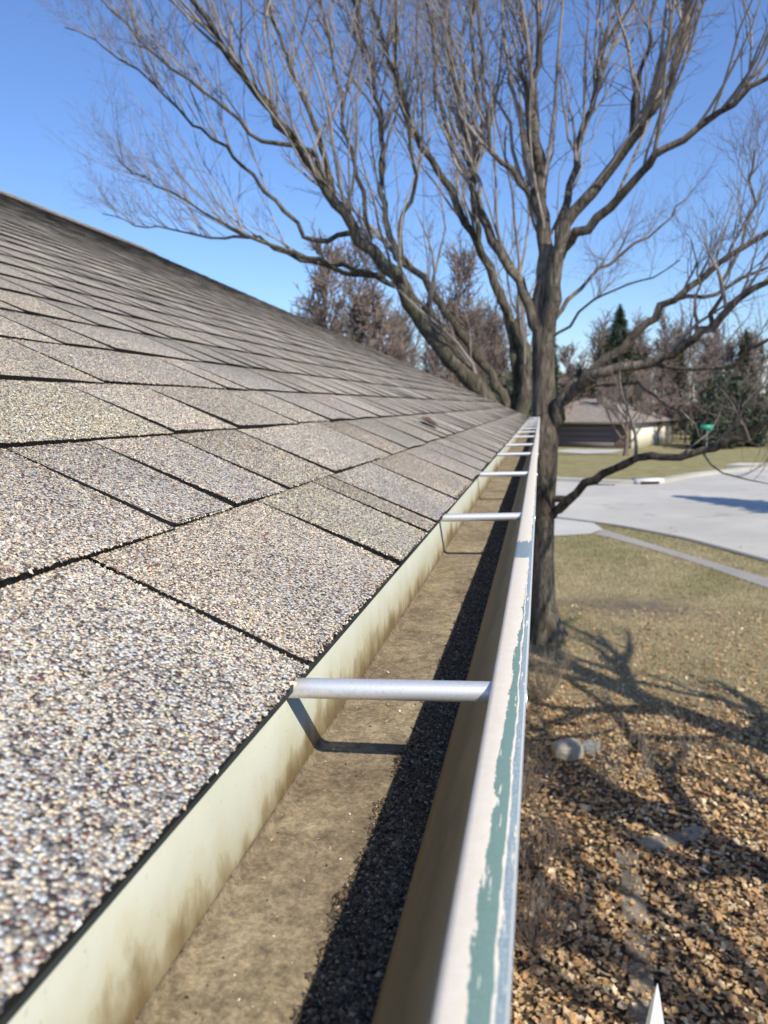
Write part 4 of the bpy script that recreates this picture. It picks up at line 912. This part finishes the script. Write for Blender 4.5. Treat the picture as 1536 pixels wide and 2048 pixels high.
def shrub(base, n1, h, spread, label, seed, m, r1=.004, name='bare_shrub', kids=4, cat='shrub'):
    rr = np.random.default_rng(seed); base = np.array(base, float); t = empty(name, tuple(base)); tag(t, label, cat)
    a = rr.uniform(0, 6.283, n1); el_ = rr.uniform(.15, 1., n1) * spread
    D = np.c_[np.cos(a) * el_, np.sin(a) * el_, np.ones(n1)]; S = base + np.c_[np.cos(a), np.sin(a), np.zeros(n1)] * rr.uniform(0, .08, (n1, 1))
    P = grow(S, D, h * rr.uniform(.6, 1.1, n1), 6, .03, .12, rr); R = np.full(n1, r1)[:, None] * np.linspace(1, .35, 6)
    mb = MB(); mb.tubes(P, R, 4); mb.build('stems', m, t)['kind'] = 'stuff'
    if kids:
        S, D, rp_, tt = spawn(P, R, kids, .25, 1, .6, rr, .1); P2 = grow(S, D, h * rr.uniform(.12, .35, len(S)), 4, .03, .15, rr)
        mb = MB(); mb.tubes(P2, np.full(len(S), r1 * .5)[:, None] * np.array([1, .8, .6, .4]), 3); mb.build('twigs', m, t)['kind'] = 'stuff'
    return t
dry = plain('dry_stem', (.40, .33, .24), .9, var=.3, sc=8); brown = plain('shrub_stem', (.26, .20, .15), .9, var=.35, sc=8)
shrub((.0, 3.75, 0), 46, .46, 1.0, 'twiggy brown shrub close under the gutter at the bottom of the picture', 301, brown, .003, kids=5)
shrub((.02, 4.5, 0), 44, .44, 1.0, 'grey-brown twiggy shrub under the gutter, second from the bottom', 302, brown, .003, kids=5)
shrub((-.05, 5.3, 0), 34, .42, .9, 'sparse bare shrub under the gutter below the pale rock', 303, brown, .0035, kids=6)
shrub((.06, 7.3, 0), 50, .6, .9, 'thin bare shrub under the gutter in front of the trunk', 304, brown, .003, kids=5)
shrub((.55, 5.65, 0), 22, .55, .45, 'wispy pale dry stalks beside the rocks', 305, dry, .0022, 'dry_stalks', 1, 'plant')
shrub((.80, 5.75, 0), 12, .5, .5, 'few pale dry stalks right of the rocks', 306, dry, .0022, 'dry_stalks', 1, 'plant')
shrub((1.22, 6.1, 0), 14, .55, .4, 'dry tan stalks standing alone on the shaded lawn', 307, dry, .0024, 'dry_stalks', 1, 'plant')
shrub((.30, 8.7, 0), 10, .45, .4, 'few thin dry stems right of the trunk base', 308, brown, .003, 'dry_stalks', 2, 'plant')

# white pointed garden stake
q = at(1315, 1966, 1.9)
st = empty('garden_stake', (q[0], q[1], 0)); tag(st, 'white pointed garden stake poking up at the bottom edge', 'stake')
wm = plain('white_stake_paint', (.74, .76, .82), .35, var=.05, sc=20, spec=.5)
k = 4; ring = lambda z, r_: [(q[0] + r_ * math.cos(math.pi / 4 + i * math.pi / 2), q[1] + r_ * math.sin(math.pi / 4 + i * math.pi / 2), z) for i in range(4)]
V = ring(q[2] - .22, .045) + ring(q[2] - .10, .024) + ring(q[2] - .02, .006) + [(q[0], q[1], q[2])]
mesh_obj('tip', V, [[j * 4 + i, j * 4 + (i + 1) % 4, (j + 1) * 4 + (i + 1) % 4, (j + 1) * 4 + i] for j in range(2) for i in range(4)] + [[8 + i, 8 + (i + 1) % 4, 12] for i in range(4)], wm, st)
mb = MB(); mb.box((q[0] - .03, q[1] - .03, -.15), (q[0] + .03, q[1] + .03, q[2] - .218)); mb.build('shaft', wm, st)

# a dead maple key and leaf scrap on the shingles
def roof_hit(px, py):
    d = ray(px, py); t = ((E0 - np.array([0, 0, H])) @ NR) / (d @ NR); p_ = d * t; return p_[1], (p_ - (E0 - np.array([0, 0, H]))) @ US
yy, s_ = roof_hit(855, 852)
b0 = rp(yy, s_, .009)[0]
mb = MB(); mb.add([b0 + US * a_ * .03 + np.array([0, 1, 0]) * b_ * .05 + NR * c_ for a_, b_, c_ in ((-1, 0, 0), (-.6, .8, .004), (.5, 1, .012), (1, .1, .004), (.2, -1, .010), (-.5, -.7, .006))], [(0, 1, 2, 3), (0, 3, 4, 5)])
tag(mb.build('dead_leaf', plain('roof_leaf', (.13, .075, .045), .8)), 'curled brown leaf scrap lying on the shingles', 'leaf')
print('tris', sum(len(o.data.polygons) for o in bpy.data.objects if o.type == 'MESH'))
